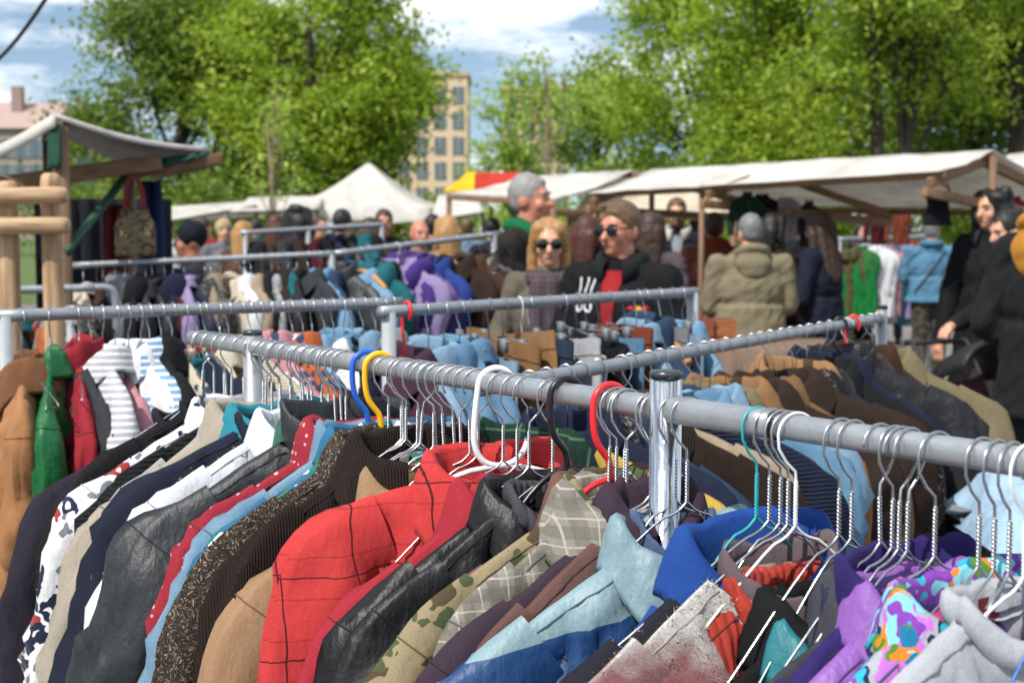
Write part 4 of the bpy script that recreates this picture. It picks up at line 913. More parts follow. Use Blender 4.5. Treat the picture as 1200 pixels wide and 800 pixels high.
# ---------------------------------------------------------------- buildings, colours paled to paint in distance haze
GLASS = plain('hazed_window_glass', '#56646e', .2, spec=.8); BRICKT = plain('hazed_tan_render', '#c8b196', .9, nscale=3)  # glass and wall lightened, haze is put into their colour
def block(name, label, px0, px1, Y, h, mat, cols, rows, win, z0, roofmat, rooftype='flat', chim=0):
    x0 = at(px0, 300, Y).x; x1 = at(px1, 300, Y).x; wd = x1 - x0; rt = empty(name, (x0, Y, 0), label, 'building')
    m = MB(); m.box((wd / 2, 6, h / 2), (wd, 12, h)); m.build('wall', mat, rt, False)
    for i in range(cols):
        for j in range(rows):
            cx = wd * (i + .5) / cols; cz = z0 + (h - z0 - .8) * (j + .5) / rows
            f = MB(); f.box((cx, -.02, cz), (win[0] + .12, .16, win[1] + .12)); fo = f.build('window', plain('window_frame', '#a8967f', .7), rt, False)
            g_ = MB(); g_.box((cx, -.08, cz), (win[0], .1, win[1])); g_.build('pane', GLASS, fo, False)
            b_ = MB(); b_.box((cx, -.14, cz), (.09, .06, win[1])); b_.build('mullion', plain('window_frame', '#a8967f', .7), fo, False)
    r = MB()
    if rooftype == 'flat': r.box((wd / 2, 6, h + .2), (wd + .5, 12.5, .5)); ro = r.build('roof', roofmat, rt, False)
    else:
        r.v += [(-.4, -.5, h), (wd + .4, -.5, h), (wd + .4, 12.5, h), (-.4, 12.5, h), (-.4, 6, h + 3.2), (wd + .4, 6, h + 3.2)]
        r.f += [(0, 1, 5, 4), (2, 3, 4, 5), (1, 2, 5), (3, 0, 4), (3, 2, 1, 0)]; ro = r.build('roof', roofmat, rt, False)
    for k in range(chim):
        c = MB(); c.box((wd * (k + .5) / chim, 4, h + 3), (1.1, 1.1, 3.4)); c.build('chimney', plain('chimney_brick', '#8f7a72', .9), ro, False)
block('apartment_building', 'tan apartment block with grey windows between the two groups of trees', 400, 548, 165, 18.6, BRICKT, 7, 6, (1.25, 1.9), .6, plain('parapet', '#b39d85', .9))
block('apartment_building', 'tan apartment block half hidden by the airy pale tree', 590, 668, 175, 18., BRICKT, 4, 6, (1.3, 2.0), .6, plain('parapet', '#b39d85', .9))
block('town_house', 'brick houses with haze-tinted red roof behind the small stall at the left edge', -40, 62, 150, 11.6, plain('hazed_brick', '#93847a', .9, nscale=2), 6, 4, (1.6, 1.9), .5, plain('hazed_tiles', '#a8908a', .85, nscale=2), 'gable', 1)  # brick and tile colours paled to imitate haze
block('town_house', 'low pinkish house with chimney beside the haze-tinted red roof', 60, 112, 155, 10.6, plain('pink_render', '#a98a80', .9, nscale=2), 3, 4, (1.3, 1.7), .5, plain('hazed_tiles', '#a8908a', .85, nscale=2), 'gable', 1)  # same roof tiles with haze mixed into the colour

# ---------------------------------------------------------------- stalls and tents
CANV = canvas_mat('white_canvas', '#e2ded6', .36); CANVG = canvas_mat('grey_canvas', '#959394', .10); CREAM = canvas_mat('cream_canvas', '#d8cbb2', .3)
def sheet(rows, thick=.012, sub=1):
    m = MB(); m.grid(rows); return m
def lerp(a, b, t): return Vector(a) * (1 - t) + Vector(b) * t
def quad_rows(a, b, c, d, nu=14, nv=8, sag=.06, seed=0):   # a-b lower edge, d-c upper edge
    rows = []
    for j in range(nv + 1):
        u = j / nv; L = lerp(a, d, u); Rr = lerp(b, c, u)
        rows.append([lerp(L, Rr, i / nu) - Vector((0, 0, sag * (math.sin(math.pi * i / nu) * .6 + .4) * math.sin(math.pi * u) + .012 * NZ(Vector((i * .7 + seed, j * .9, seed))))) for i in range(nu + 1)])
    return rows
def canopy(rt, O, slopes, mat, sag=.05, name='canopy', valance_sunlit_edge=None):
    m = MB()
    for k, (a, b, c, d) in enumerate(slopes): m.grid(quad_rows(Vector(a) - O, Vector(b) - O, Vector(c) - O, Vector(d) - O, sag=sag, seed=k * 3.3))
    o = m.build(name, mat, rt, weld=.002); s_ = o.modifiers.new('cloth', 'SOLIDIFY'); s_.thickness = .006; s_.offset = -1
    return o
def posts(rt, O, pts, r=.035, mat=TIMBERZ, name='post'):
    for p in pts:
        q = Vector(p) - O; m = MB(); m.tube([(q.x, q.y, .0), (q.x, q.y, q.z * .5), (q.x, q.y, q.z - .012)], r, 8); m.build(name, mat, rt)
def beam(rt, O, a, b, w=.045, h=.06, mat=TIMBER, name='beam', dz=-.04):
    m = MB(); m.bar(Vector(a) - O + Vector((0, 0, dz)), Vector(b) - O + Vector((0, 0, dz)), w, h); return m.build(name, mat, rt, bevel=.006)

# long white stall, right
fl, fr = at(688, 226, 11.), at(1100, 200, 8.6); rl, rr = at(764, 198, 11.45), at(1164, 175.5, 8.98)
perp = Vector((.77, .64, 0)); bl = rl + perp * 1.5; br = rr + perp * 1.5; bl.z = 1.86; br.z = 1.80
O = Vector((fl.x, fl.y, 0)); st = empty('market_stall', O, 'long market stall with white canvas gable roof on timber frame', 'market stall', 'market stalls')
canopy(st, O, [(fl, fr, rr, rl), (br, bl, rl, rr)], CANV, .05)
for k in (0, .36): posts(st, O, [lerp(lerp(fl, fr, k), lerp(rl, rr, k), .12)], .022)
for k in (0, 1): posts(st, O, [lerp(rl, rr, k) + Vector((0, 0, -.03))], .024); posts(st, O, [lerp(bl, br, k)], .022)
beam(st, O, rl, rr); beam(st, O, lerp(fl, rl, .12), lerp(fr, rr, .12), .035, .045); beam(st, O, bl, br, .035, .045)
for k in (.02, .4, .98):
    a, b, c = lerp(fl, fr, k), lerp(rl, rr, k), lerp(bl, br, k); beam(st, O, a, b, dz=-.07); beam(st, O, b, c, dz=-.07)
    beam(st, O, a + (a - c).normalized() * .05, c, .045, .06, dz=-.13, name='tie_beam')
# second white roof to the left of it
fl2, fr2 = at(526, 226, 14.5), at(648, 233, 12.5); rl2, rr2 = at(610, 207, 16.), at(742, 199, 14.)
bl2, br2 = rl2 + Vector((1.2, 1.3, -.3)), rr2 + Vector((1.2, 1.3, -.3)); O = Vector((fl2.x, fl2.y, 0))
st = empty('market_stall', O, 'white canvas stall roof behind the grey haired man', 'market stall', 'market stalls')
canopy(st, O, [(fl2, fr2, rr2, rl2), (br2, bl2, rl2, rr2)], CANV, .08); posts(st, O, [fl2, fr2, bl2, br2, rl2, rr2], .03); beam(st, O, fl2, fr2); beam(st, O, rl2, rr2); beam(st, O, bl2, br2); beam(st, O, fr2, br2, dz=-.12, name='tie_beam')
# stall roof between them, low cream back sheet
a, b, c, d = at(668, 252, 13.2), at(860, 248, 12.6), at(850, 214, 13.6), at(690, 222, 14.2); O = Vector((a.x, a.y, 0))
st = empty('market_stall', O, 'cream canvas stall standing behind the left end of the long white stall', 'market stall', 'market stalls')
canopy(st, O, [(a, b, c, d), (c + Vector((0, 1.4, -.3)), d + Vector((0, 1.4, -.3)), d, c)], CREAM, .05); posts(st, O, [a, b, c + Vector((0, 1.4, -.3)), d + Vector((0, 1.4, -.3))], .03); beam(st, O, a, b); beam(st, O, d, c)
# roof corner at the right edge
a, b, c, d = at(1172, 201, 12.), at(1300, 190, 10.), at(1300, 165, 11.), at(1180, 181, 13.); O = Vector((a.x, a.y, 0))
st = empty('market_stall', O, 'white stall roof corner at the right edge of the picture', 'market stall', 'market stalls')
canopy(st, O, [(a, b, c, d), (c + Vector((.6, 1.2, -.3)), d + Vector((.6, 1.2, -.3)), d, c)], CANV, .05); posts(st, O, [a, b, d + Vector((.6, 1.2, -.3)), c + Vector((.6, 1.2, -.3))], .03); beam(st, O, a, b); beam(st, O, d, c)
# pointed pavilion
Y = 30.; ap = at(432, 190, Y); hw = 1.6; ez = at(432, 244, Y - hw).z
cs = [Vector((ap.x + sx * hw, Y + sy * hw, ez)) for sx, sy in ((-1, -1), (1, -1), (1, 1), (-1, 1))]
cs = [Matrix.Rotation(R(-6), 4, 'Z').to_3x3() @ (c - Vector((ap.x, Y, 0))) + Vector((ap.x, Y, 0)) for c in cs]
O = Vector((ap.x, Y, 0)); st = empty('pavilion_tent', O, 'white tent with one pointed peak below the big bright tree', 'tent', 'tents')
m = MB()
for k in range(4):
    a, b = cs[k], cs[(k + 1) % 4]; rows = []
    for j in range(9):
        u = j / 8; rows.append([lerp(lerp(a, b, i / 8), ap, u) - O - Vector((0, 0, .20 * math.sin(math.pi * u) * (1 - .4 * u))) + (Vector((0, 0, 0))) for i in range(9)])
    m.grid(rows); m.grid([[lerp(a, b, i / 8) - O + Vector((0, 0, -.26 + .04 * math.cos(i * math.pi * 1.5)))for i in range(9)], [lerp(a, b, i / 8) - O for i in range(9)]])
m.build('canopy', CANV, st, weld=.003)
for c in cs: posts(st, O, [c], .03, plain('dark_tube', '#26282a', .5), 'pole')
mm = MB(); mm.tube([(0, 0, ez - .1), (0, 0, ap.z + .06)], .03, 8); mm.build('centre_pole', plain('dark_tube', '#26282a', .5), st)
# lower white awnings left and right of the pavilion
for lab, q in (('long white awning left of the pointed tent, behind the crowd', ((176, 262, 24), (300, 240, 27), (292, 236, 29), (182, 243, 26))), ('white awning tucked between the left awning and the pointed tent', ((268, 248, 25), (372, 245, 27), (380, 229, 29.5), (292, 231, 29))),
               ('white awning to the right of the pointed tent, with black edge pole', ((502, 258, 20), (566, 248, 21), (560, 222, 24), (514, 228, 24)))):
    a, b, c, d = [at(*z) for z in q]; O = Vector((a.x, a.y, 0)); st = empty('awning', O, lab, 'awning', 'awnings')
    bk = Vector((.2, 1.6, -.25)); canopy(st, O, [(a, b, c, d), (c + bk, d + bk, d, c)], CANV, .08); posts(st, O, [a, b, c + bk, d + bk], .025, plain('dark_tube', '#26282a', .5), 'pole'); beam(st, O, a, b, .03, .03, plain('dark_tube', '#26282a', .5), 'edge_bar', -.03)
# red and yellow tent
Y = 31.; ap = at(584, 203, Y); O = Vector((ap.x, Y, 0)); st = empty('pavilion_tent', O, 'red and yellow striped tent roof behind the white stalls', 'tent', 'tents')
cs = [Vector((sx * 1.15, sy * 1.15, at(588, 226, Y).z)) for sx, sy in ((-1, -1), (1, -1), (1, 1), (-1, 1))]; top = [Vector((sx * .6 , sy * .4, ap.z)) for sx, sy in ((-1, -1), (1, -1), (1, 1), (-1, 1))]
for k in range(4):
    m = MB(); a, b, c, d = cs[k], cs[(k + 1) % 4], top[(k + 1) % 4], top[k]; m.grid(quad_rows(a, b, c, d, 8, 6, .08, k))
    if k == 0: m.grid([[tuple(top[0]), tuple(top[1])], [tuple(top[3]), tuple(top[2])]])
    m.build('roof_panel', canvas_mat('red_canvas', '#c0392b', .2) if k in (0, 2) else canvas_mat('yellow_canvas', '#e0b820', .2), st)
m = MB(); m.grid(quad_rows(cs[0] + Vector((-.01, -.02, 0.01)), cs[0] + Vector((.66, -.03, 0.01)), top[0] + Vector((.1, -.03, 0.01)), top[0] + Vector((-.05, -.02, .01)), 6, 6, .06)); m.build('roof_panel', canvas_mat('yellow_canvas', '#e0b820', .2), st)
for c in cs: posts(st, Vector(), [c], .03, plain('dark_tube', '#26282a', .5), 'pole')

# small stall, left
ra, rb = at(68, 139, 6.), at(56, 152, 8.2); rb.z = ra.z + .1
el, eb = at(-60, 196, 6.3), at(-110, 206, 8.3); er = at(246, 178, 6.5); erb = at(178, 196, 8.2)
O = Vector((ra.x, ra.y, 0)); st = empty('market_stall', O, 'small market stall with grey sagging canvas beside the pine log frame', 'market stall', 'market stalls')
canopy(st, O, [(el, eb, rb, ra), (erb, er, ra, rb)], CANVG, .07)
posts(st, O, [ra + Vector((0, .03, -.02)), rb, erb + Vector((-.12, -.05, -.02)), eb, el], .034)
tb = at(72, 212, 6.05); beam(st, O, at(-70, 226, 6.2), at(190, 190, 6.4), .05, .07, wood_mat('orange_timber', '#74563c', '#523b27'), 'tie_beam', 0)
beam(st, O, at(150, 197, 6.4), er + (er - ra).normalized() * .06, .05, .06, wood_mat('orange_timber', '#74563c', '#523b27'), 'tie_beam', -.02)
beam(st, O, ra, rb); beam(st, O, er, erb)
GREENC = canvas_mat('green_canvas', '#1c4a3a', .1)
for q in (((56, 148, 5.99), (71, 146, 5.98), (70, 196, 5.97), (55, 199, 5.98)), ((188, 184, 6.42), (246, 177, 6.44), (238, 181, 6.42), (190, 193, 6.40))):
    p4 = [at(*z) for z in q]; m = MB(); m.grid(quad_rows(p4[3] - O, p4[2] - O, p4[1] - O, p4[0] - O, 6, 6, .01)); o = m.build('corner_flap', GREENC, st); s_ = o.modifiers.new('cloth', 'SOLIDIFY'); s_.thickness = .008
m = MB(); m.tube([at(78, 296, 6.) - O, at(148, 206, 6.5) - O], .02, 10); m.build('brace', plain('green_paint', '#1c4432', .5), st)
for a_, b_, dr in ((el, ra, .055), (ra, er, .022)):  # white strips: front valance at left, painted sunlit roof edge at right
    n_ = Vector((0, -.03, 0)); m = MB(); m.grid([[lerp(a_, b_, i / 14) - O + n_ + Vector((0, 0, z - .07 * math.sin(math.pi * i / 14) * .4)) for i in range(15)] for z in (.02, .02 - dr)]); o = m.build('valance_sunlit_edge', canvas_mat('white_canvas', '#e2dfd8', .3), st); s_ = o.modifiers.new('cloth', 'SOLIDIFY'); s_.thickness = .008
# dark back cloth of the left stall
a, b = at(40, 250, 8.6), at(200, 250, 8.9); m = MB(); O2 = Vector((a.x, a.y, 0))
m.grid([[lerp(a, b, i / 24) - O2 + Vector((0, .03 * math.sin(i * 1.9), (-a.z + z))) for i in range(25)] for z in (.4, 1.2, 1.85)]); bc = m.build('back_curtain', fabric('#232833'), None); bc.location = O2
tag(bc, 'dark curtain hanging at the back of the small left stall', 'curtain')
# peeled pine log frame
lf = empty('log_frame', (at(30, 300, 4.6).x, 4.6, 0), 'frame of peeled pine logs with rounded ends at the left edge', 'log frame'); O = Vector((at(30, 300, 4.6).x, 4.6, 0))
for py, e in ((229, 80), (264, 82)):
    m = MB(); a, b = at(-60, py + 1, 4.52) - O, at(e, py, 4.5) - O; d = (b - a).normalized()
    m.tube([a, a * .5 + b * .5, b - d * .03, b - d * .012, b - d * .003, b], [.0275, .0275, .0275, .026, .018, .008], 18); m.build('log', PINE, lf, bevel=0)
for px, r_ in ((8, .034), (59, .033)):
    m = MB(); p = at(px, 203 if px > 20 else 212, 4.58) - O; m.tube([(p.x, p.y, 0), (p.x, p.y, .8), (p.x, p.y, p.z - .03), (p.x, p.y, p.z - .008), (p.x, p.y, p.z)], [r_, r_, r_, r_ * .9, r_ * .6], 18); m.build('upright', PINEZ, lf)
# hanging flowered tote
tp = at(157, 204, 6.35); tt = empty('tote_bag', tp, 'flowered cloth bag hanging from the left stall beam', 'bag')
def bagpt(s, u, sd_): return Vector((s * (.062 + .030 * sm(u * 2.2)), sd_ * .03 * (1 - s ** 4) * sm(u * 3 + .15) + .01 * NZ(Vector((s * 3, u * 4, sd_))), -.15 - .21 * u + .008 * NZ(Vector((s * 4, u, 5)))))
m = MB(); m.grid([[bagpt(-1 + k / 8, j / 12, -1) for k in range(17)] + [bagpt(1 - k / 8, j / 12, 1) for k in range(1, 16)] for j in range(13)], True, True); m.build('bag', fabric('#8a7a5a', 'floral', '#5b3b3a', '#3f4a34', .6), tt)
for s_ in (-1, 1):
    m = MB(); m.tube(smooth_path([(-.04, s_ * .016, -.16), (-.034, s_ * .012, -.06), (0, s_ * .004, .002), (.034, s_ * .012, -.06), (.04, s_ * .016, -.16)], 2), .009, 8); m.build('handle', fabric('#8e3134'), tt)
# red and blue cloths behind the tote
for k, (px, py, c, lab) in enumerate(((132, 240, '#6e1c24', 'dark red cloth hanging behind the flowered bag'), (176, 212, '#1b3566', 'navy blue cloth hanging right of the flowered bag'))):
    p = at(px, py, 7.2); m = MB(); m.grid([[Vector((.05 * (i / 8 - .5) * 2 * (1 + .3 * j / 8), .025 * math.sin(i * 1.6 + j * .2), -.42 * j / 8)) for i in range(9)] for j in range(9)])
    o = m.build('cloth', fabric(c), None); s_ = o.modifiers.new('cloth', 'SOLIDIFY'); s_.thickness = .006; o.location = p; tag(o, lab, 'cloth')
# overhead cable
m = MB(); a, b = at(-60, 102, 8.), at(72, -30, 7.); m.tube([lerp(a, b, i / 24) - Vector((0, 0, .11 * math.sin(math.pi * i / 24))) - a for i in range(25)], .011, 8); o = m.build('overhead_cable', DARKM, None); o.location = a; tag(o, 'dark cable sagging across the sky at the upper left', 'cable')

# ---------------------------------------------------------------- goods below the long stall
def table(px0, px1, py, Y, label, mat, h=None):
    a, b = at(px0, py, Y), at(px1, py, Y); h = a.z; O = Vector(((a.x + b.x) / 2, Y, 0)); wd = b.x - a.x; t_ = empty('trestle_table', O, label, 'table', 'tables')
    m = MB(); m.box((0, .35, h - .015), (wd, .7, .03)); m.build('table_top', TIMBER, t_, False, .004)
    for sx in (-1, 1):
        for sy in (.05, .65):
            l = MB(); l.tube([(sx * wd * .46, sy, 0), (sx * wd * .46, sy, h - .03)], .02, 8); l.build('leg', GREYRAIL, t_)
    c = MB(); n = 40; rows = []
    for z in (h + .004, h - .02, h - .3, h - .62): rows.append([Vector((-wd / 2 - .02 + (wd + .04) * i / n, -.02 - (.02 + .03 * math.sin(i * 1.3) * (h - z) / .6 if z < h else 0), z)) for i in range(n + 1)])
    rows.insert(0, [Vector((-wd / 2 - .02 + (wd + .04) * i / n, .72, h + .004)) for i in range(n + 1)]); c.grid(rows); c.build('tablecloth', mat, t_)
    return O, h
O, h = table(770, 990, 408, 8.6, 'table with brown cloth below the long white stall', fabric('#8c7260'))
for k, (px, c, lab) in enumerate(((824, '#8a4a2e', 'orange brown crate left of the khaki coat, on the brown clothed table'), (850, '#a8653a', 'lighter wooden crate next to the orange brown crate'))):
    p = at(px, 408, 8.7); cr_ = empty('crate', (p.x, 8.75, h + .006), lab, 'crate', 'crates on the table'); wm = wood_mat('crate_wood', c, '#6a3a22')
    for j in range(3):
        for sy in (-.1, .1): m = MB(); m.box((0, sy, .03 + j * .055), (.12, .012, .045)); m.build('slat', wm, cr_, False, .002)
        for sx in (-.055, .055): m = MB(); m.box((sx, 0, .03 + j * .055), (.012, .186, .044)); m.build('slat', wm, cr_, False, .002)
    m = MB(); m.box((0, 0, .004), (.1, .18, .006)); m.build('bottom', wm, cr_, False)
O, h = table(936, 1046, 402, 10.2, 'table with beige cloth under the rack of bright clothes', fabric('#9a8878'))
for k, (px, c, lab) in enumerate(((945, '#c8c8c4', 'white folded shirt on the beige clothed table'), (968, '#5a6a78', 'blue grey folded jumper on the beige clothed table'), (992, '#b7b2a2', 'pale sand folded shirt on the beige clothed table'), (1014, '#2a2d33', 'black folded trousers on the beige clothed table'))):
    p = at(px, 400, 10.4); m = MB()
    for q in range(3): m.ell((.006 * (-1) ** q, 0, .022 + q * .034), (.085, .12, .021), 18, 8)
    o = m.build('folded_clothes', fabric(c), None); o.location = (p.x, 10.5, h + .008); tag(o, lab, 'folded clothes', 'folded clothes on the table')
O, h = table(1192, 1450, 650, 3.1, 'table at the right edge heaped with pale blue shirts', fabric('#7d8a94'))
for k, (px, dy, dz, lab) in enumerate(((1225, .1, 0, 'pale blue crumpled shirt at the front of the right table'), (1255, .3, .03, 'pale blue crumpled shirt behind the other one on the right table'))):
    p = at(px, 620, 3.1); m = MB(); m.grid([[Vector(((i / 20 - .5) * .3, (j / 16 - .5) * .3, max(.004, .085 * (1 - (2 * i / 20 - 1) ** 4) * (1 - (2 * j / 16 - 1) ** 4) + .035 * NZ(Vector((i * .35 + k * 5, j * .4, k))) * (1 - (2 * i / 20 - 1) ** 6) * (1 - (2 * j / 16 - 1) ** 6)))) for i in range(21)] for j in range(17)])
    o = m.build('crumpled_shirt', fabric('#a3c4de', 'nylon'), None); o.location = (p.x + .03, 3.12 + dy, h + .006 + dz); o.rotation_euler = (0, 0, .3 * k); tag(o, lab, 'shirt', 'shirts on the right table')
# clothes hung under the long roof
def hung(px, py, Y, label, spec, v, rz=.2, size=1.):
    p = at(px, py, Y); kn = spec[2]
    g_ = place_garment(VAR[v], kn, p, rz, (0, 0), label, kn, {'*': cloth(spec[:2]), 'zipper': _cache['zm'], 'button': plain('button_horn', '#2a2320', .4)}, 'clothes hung under the long stall roof'); g_.scale = (size,) * 3
    hang_hanger('wire', p, rz, (0, 0), 'thin wire hanger of the ' + label, 'hanger', 'hangers under the long stall roof', True)
hung(876, 221, 10.2, 'dark green jacket under the stall roof left of the khaki man', ('bottle green', 'plain', 'jacket'), 2, .3, .46)
hung(893, 222, 10.4, 'black coat under the stall roof above the dark haired woman', ('black', 'plain', 'coat'), 1, -.2, .46)
hung(921, 224, 10.8, 'sage green dress under the stall roof', ('pale grey', 'plain', 'dress'), 7, .1, .46)
hung(948, 232, 11., 'black jacket hanging above the woman in the navy coat', ('black', 'nylon', 'jacket'), 2, .4, .46)
hung(1030, 240, 12.2, 'small maroon top under the back edge of the long roof', ('maroon', 'plain', 'top'), 4, .4, .42)
hung(1056, 240, 12.2, 'small rust brown top under the back edge of the long roof', ('rust', 'plain', 'top'), 4, .3, .42)
hung(1186, 218, 9.5, 'red top hanging below the gable end at the right', ('red', 'plain', 'top'), 4, .4, .8)
# black camisole
p = at(1100, 212, 8.9); cm = empty('camisole', p, 'black camisole on a hanger at the gable end of the long stall', 'camisole')
def cpt(s, u, sd_): return Vector((s * (.085 - .02 * sm(u * 3) + .03 * u * u), sd_ * .03 * (1 - s ** 4) + .006 * NZ(Vector((s * 3, u * 5, sd_))), -.08 - .2 * u - .02 * (1 - s * s) * (1 - u)))
m = MB(); m.grid([[cpt(-1 + k / 6, j / 10, -1) for k in range(13)] + [cpt(1 - k / 6, j / 10, 1) for k in range(1, 12)] for j in range(11)], True); m.build('body', fabric('#111216'), cm)
for s_ in (-1, 1): m = MB(); m.tube([(s_ * .07, 0, -.08), (s_ * .062, .0, -.03), (s_ * .05, 0, -.012)], .004, 6); m.build('strap', fabric('#111216'), cm)
hang_hanger('wooden', p + Vector((0, 0, .06)), .2, (0, 0), 'wooden hanger of the black camisole at the stall gable', 'hanger', 'hangers under the long stall roof').scale = (.42, .6, .8)
# ---------------------------------------------------------------- people
def hangs(label): return label if len(label.split()) <= 16 else ' '.join(label.split()[:16])
def remesh(mb, name, mat, vox, smooth=2, wr=0., seed=0., ws=14., cut=None):
    me = mb.mesh(name); o = bpy.data.objects.new(name, me); col.objects.link(o)
    r = o.modifiers.new('r', 'REMESH'); r.mode = 'VOXEL'; r.voxel_size = vox; r.use_smooth_shade = True
    if smooth: s_ = o.modifiers.new('s', 'SMOOTH'); s_.iterations = smooth; s_.factor = .5
    dg = bpy.context.evaluated_depsgraph_get(); m2 = bpy.data.meshes.new_from_object(o.evaluated_get(dg)); bpy.data.objects.remove(o); bpy.data.meshes.remove(me)
    n = len(m2.vertices); co = np.empty(n * 3, np.float32); m2.vertices.foreach_get('co', co); co = co.reshape(-1, 3)
    if wr:
        no = np.empty(n * 3, np.float32); m2.vertices.foreach_get('normal', no); no = no.reshape(-1, 3)
        d = np.array([NZ(Vector((x * ws + seed, y * ws, z * ws * .7))) + max(0., 1 - 3 * abs(NZ(Vector((x * ws * .6 + z * ws * .5, y * ws * .6 + seed, z * ws * .4))))) for x, y, z in co], np.float32)
        co = co + no * (d * wr)[:, None]; m2.vertices.foreach_set('co', co.ravel())
    m2.name = name; m2.materials.clear(); m2.materials.append(mat); m2.polygons.foreach_set('use_smooth', [True] * len(m2.polygons)); m2.update()
    return m2
SKIN = {k: plain('skin_' + k, c, .5, nscale=18, namt=.06) for k, c in (('fair', '#c79478'), ('ruddy', '#b97a62'), ('olive', '#a97a5c'))}
HAIRC = {k: plain('hair_' + k, c, .5, nscale=90, namt=.3, bump=.6, bscale=120, bdist=.006) for k, c in (('grey', '#8b8884'), ('blonde', '#a37a48'), ('darkblonde', '#5d4630'), ('brown', '#38251a'), ('black', '#14110f'), ('auburn', '#4a2416'), ('silver', '#6f7072'))}
BROW = plain('dark_lens', '#08090b', .08, spec=.8)
def person(label, px, ytop, Y, facing, skin='fair', hair='short', hairc='brown', top=('#333333', 'plain'), legs=('#22252c', 'plain'), head=(0, 0), hem=.86, collar=None, hood=None, arms='down', glasses=False, beard=None,
           build=1., beanie=None, shirt=None, scarf=None, vox=.010, bag=None, shoes='#1c1c1e', lean=0., stride=0., skirt=False):
    p = at(px, ytop, Y); H = min(p.z, 1.98); s = H / 1.738
    rt = empty('person', (p.x, Y, 0), label, 'person', None, (0, 0, R(facing))); rt.scale = (s, s, s)
    q = random.Random(int(px * 7 + Y * 10)); sd_ = q.uniform(0, 50)
    b = build; Hd = Matrix.Rotation(R(head[0]), 3, 'Z') @ Matrix.Rotation(R(head[1]), 3, 'X'); nk = Vector((0, .005, 1.51))
    hp = lambda x, y, z: nk + Hd @ (Vector((x, y, z)) - nk) * .885
    A = {'down': ((.245, .03, 1.13), (.255, -.05, .88)), 'bent': ((.245, .04, 1.15), (.2, -.2, 1.08)), 'browse': ((.25, -.02, 1.16), (.17, -.29, 1.10)), 'up': ((.25, -.06, 1.2), (.13, -.27, 1.34)), 'cross': ((.255, -.02, 1.15), (-.02, -.2, 1.12)), 'fold': ((.25, .06, 1.16), (.1, -.21, .98))}[arms]
    sh = Vector((.175 * b, .01, 1.425)); m = MB()
    m.ell((0, 0, .96), (.155 * b, .11, .13)); m.ell((0, 0, 1.1), (.14 * b, .1, .18)); m.ell((0, 0, 1.27), (.165 * b, .108, .19)); m.caps((-sh.x, .01, 1.42), (sh.x, .01, 1.42), .058, .058)
    m.caps((0, .02, 1.4), hp(0, .005, 1.57), .062, .054)
    m.ell(hp(0, .012, 1.662), (.071, .089, .097), 20, 14, Hd); m.ell(hp(0, -.028, 1.612), (.055, .064, .082), 18, 12, Hd); m.ell(hp(0, -.066, 1.55), (.028, .026, .022), 12, 8, Hd)
    m.caps(hp(0, -.094, 1.655), hp(0, -.118, 1.612), .0085, .0155); m.caps(hp(-.034, -.084, 1.672), hp(.034, -.084, 1.672), .013, .013); m.caps(hp(-.022, -.088, 1.578), hp(.022, -.088, 1.578), .009, .009)
    for sg in (-1, 1):
        m.ell(hp(sg * .077, .015, 1.63), (.012, .024, .034), 10, 8, Hd); m.ell(hp(sg * .04, -.065, 1.612), (.026, .026, .028), 10, 8, Hd)
    el, wr = [Vector(a) for a in A]
    for sg in (-1, 1):
        S = Vector((sh.x * sg, sh.y, sh.z)); E = Vector((el.x * sg * (.9 + .1 * b), el.y, el.z)); W = Vector((wr.x * sg, wr.y - .02 * sg * (arms == 'cross'), wr.z + .03 * sg * (arms == 'cross')))
        m.caps(S, E, .052, .041); m.caps(E, W, .041, .027)
        d = (W - E).normalized(); side = d.cross(Vector((0, 0, 1))); side = side.normalized() if side.length > .1 else Vector((1, 0, 0)); dn = d.cross(side)
        m.caps(W, W + d * .07, .026, .03)
        for f in range(4):
            o_ = side * ((f - 1.5) * .019); k = W + d * .085 + o_; m.caps(k, k + d * (.036 - .004 * abs(f - 1.4)) + dn * .012, .0098, .009); k2 = k + d * .036 + dn * .012; m.caps(k2, k2 + d * .02 + dn * .028, .009, .0078)
        t0 = W + d * .03 - side * sg * .028; m.caps(t0, t0 + d * .035 - side * sg * .022 + dn * .01, .012, .010); m.caps(t0 + d * .035 - side * sg * .022 + dn * .01, t0 + d * .065 - side * sg * .02 + dn * .022, .010, .0085)
        st = stride * sg
        m.caps((.088 * sg, 0, .93), (.1 * sg, -.02 + st * .5, .5), .082, .056); m.caps((.1 * sg, -.02 + st * .5, .5), (.105 * sg, .03 + st, .09), .054, .038); m.caps((.105 * sg, .05 + st, .045), (.118 * sg, -.13 + st, .035), .036, .030)
    bo = link('body', remesh(m, 'body', SKIN[skin], vox, 1), rt)
    # jacket
    j = MB(); T = fabric(*top); infl = .022
    j.ell((0, 0, 1.27), (.172 * b + infl, .118 + infl, .185)); j.ell((0, -.005, 1.1), (.158 * b + infl, .118 + infl, .2))
    zs = (1.16, 1.0, (hem + 1.0) / 2, hem + .03, hem); rows = [[(math.cos(2 * math.pi * k / 24) * (.16 * b + infl + .018 * i * (1.2 if hem < .8 else .6)), math.sin(2 * math.pi * k / 24) * (.122 + infl + .008 * i), z) for k in range(24)] for i, z in enumerate(zs)]
    j.grid(rows[::-1], True, True)
    j.caps((-sh.x * .5, .01, 1.44), (sh.x, .012, 1.415), .062, .064); j.caps((sh.x * .5, .01, 1.44), (-sh.x, .012, 1.415), .062, .064); j.caps((0, .02, 1.43), (0, .015, 1.475), .085, .075)
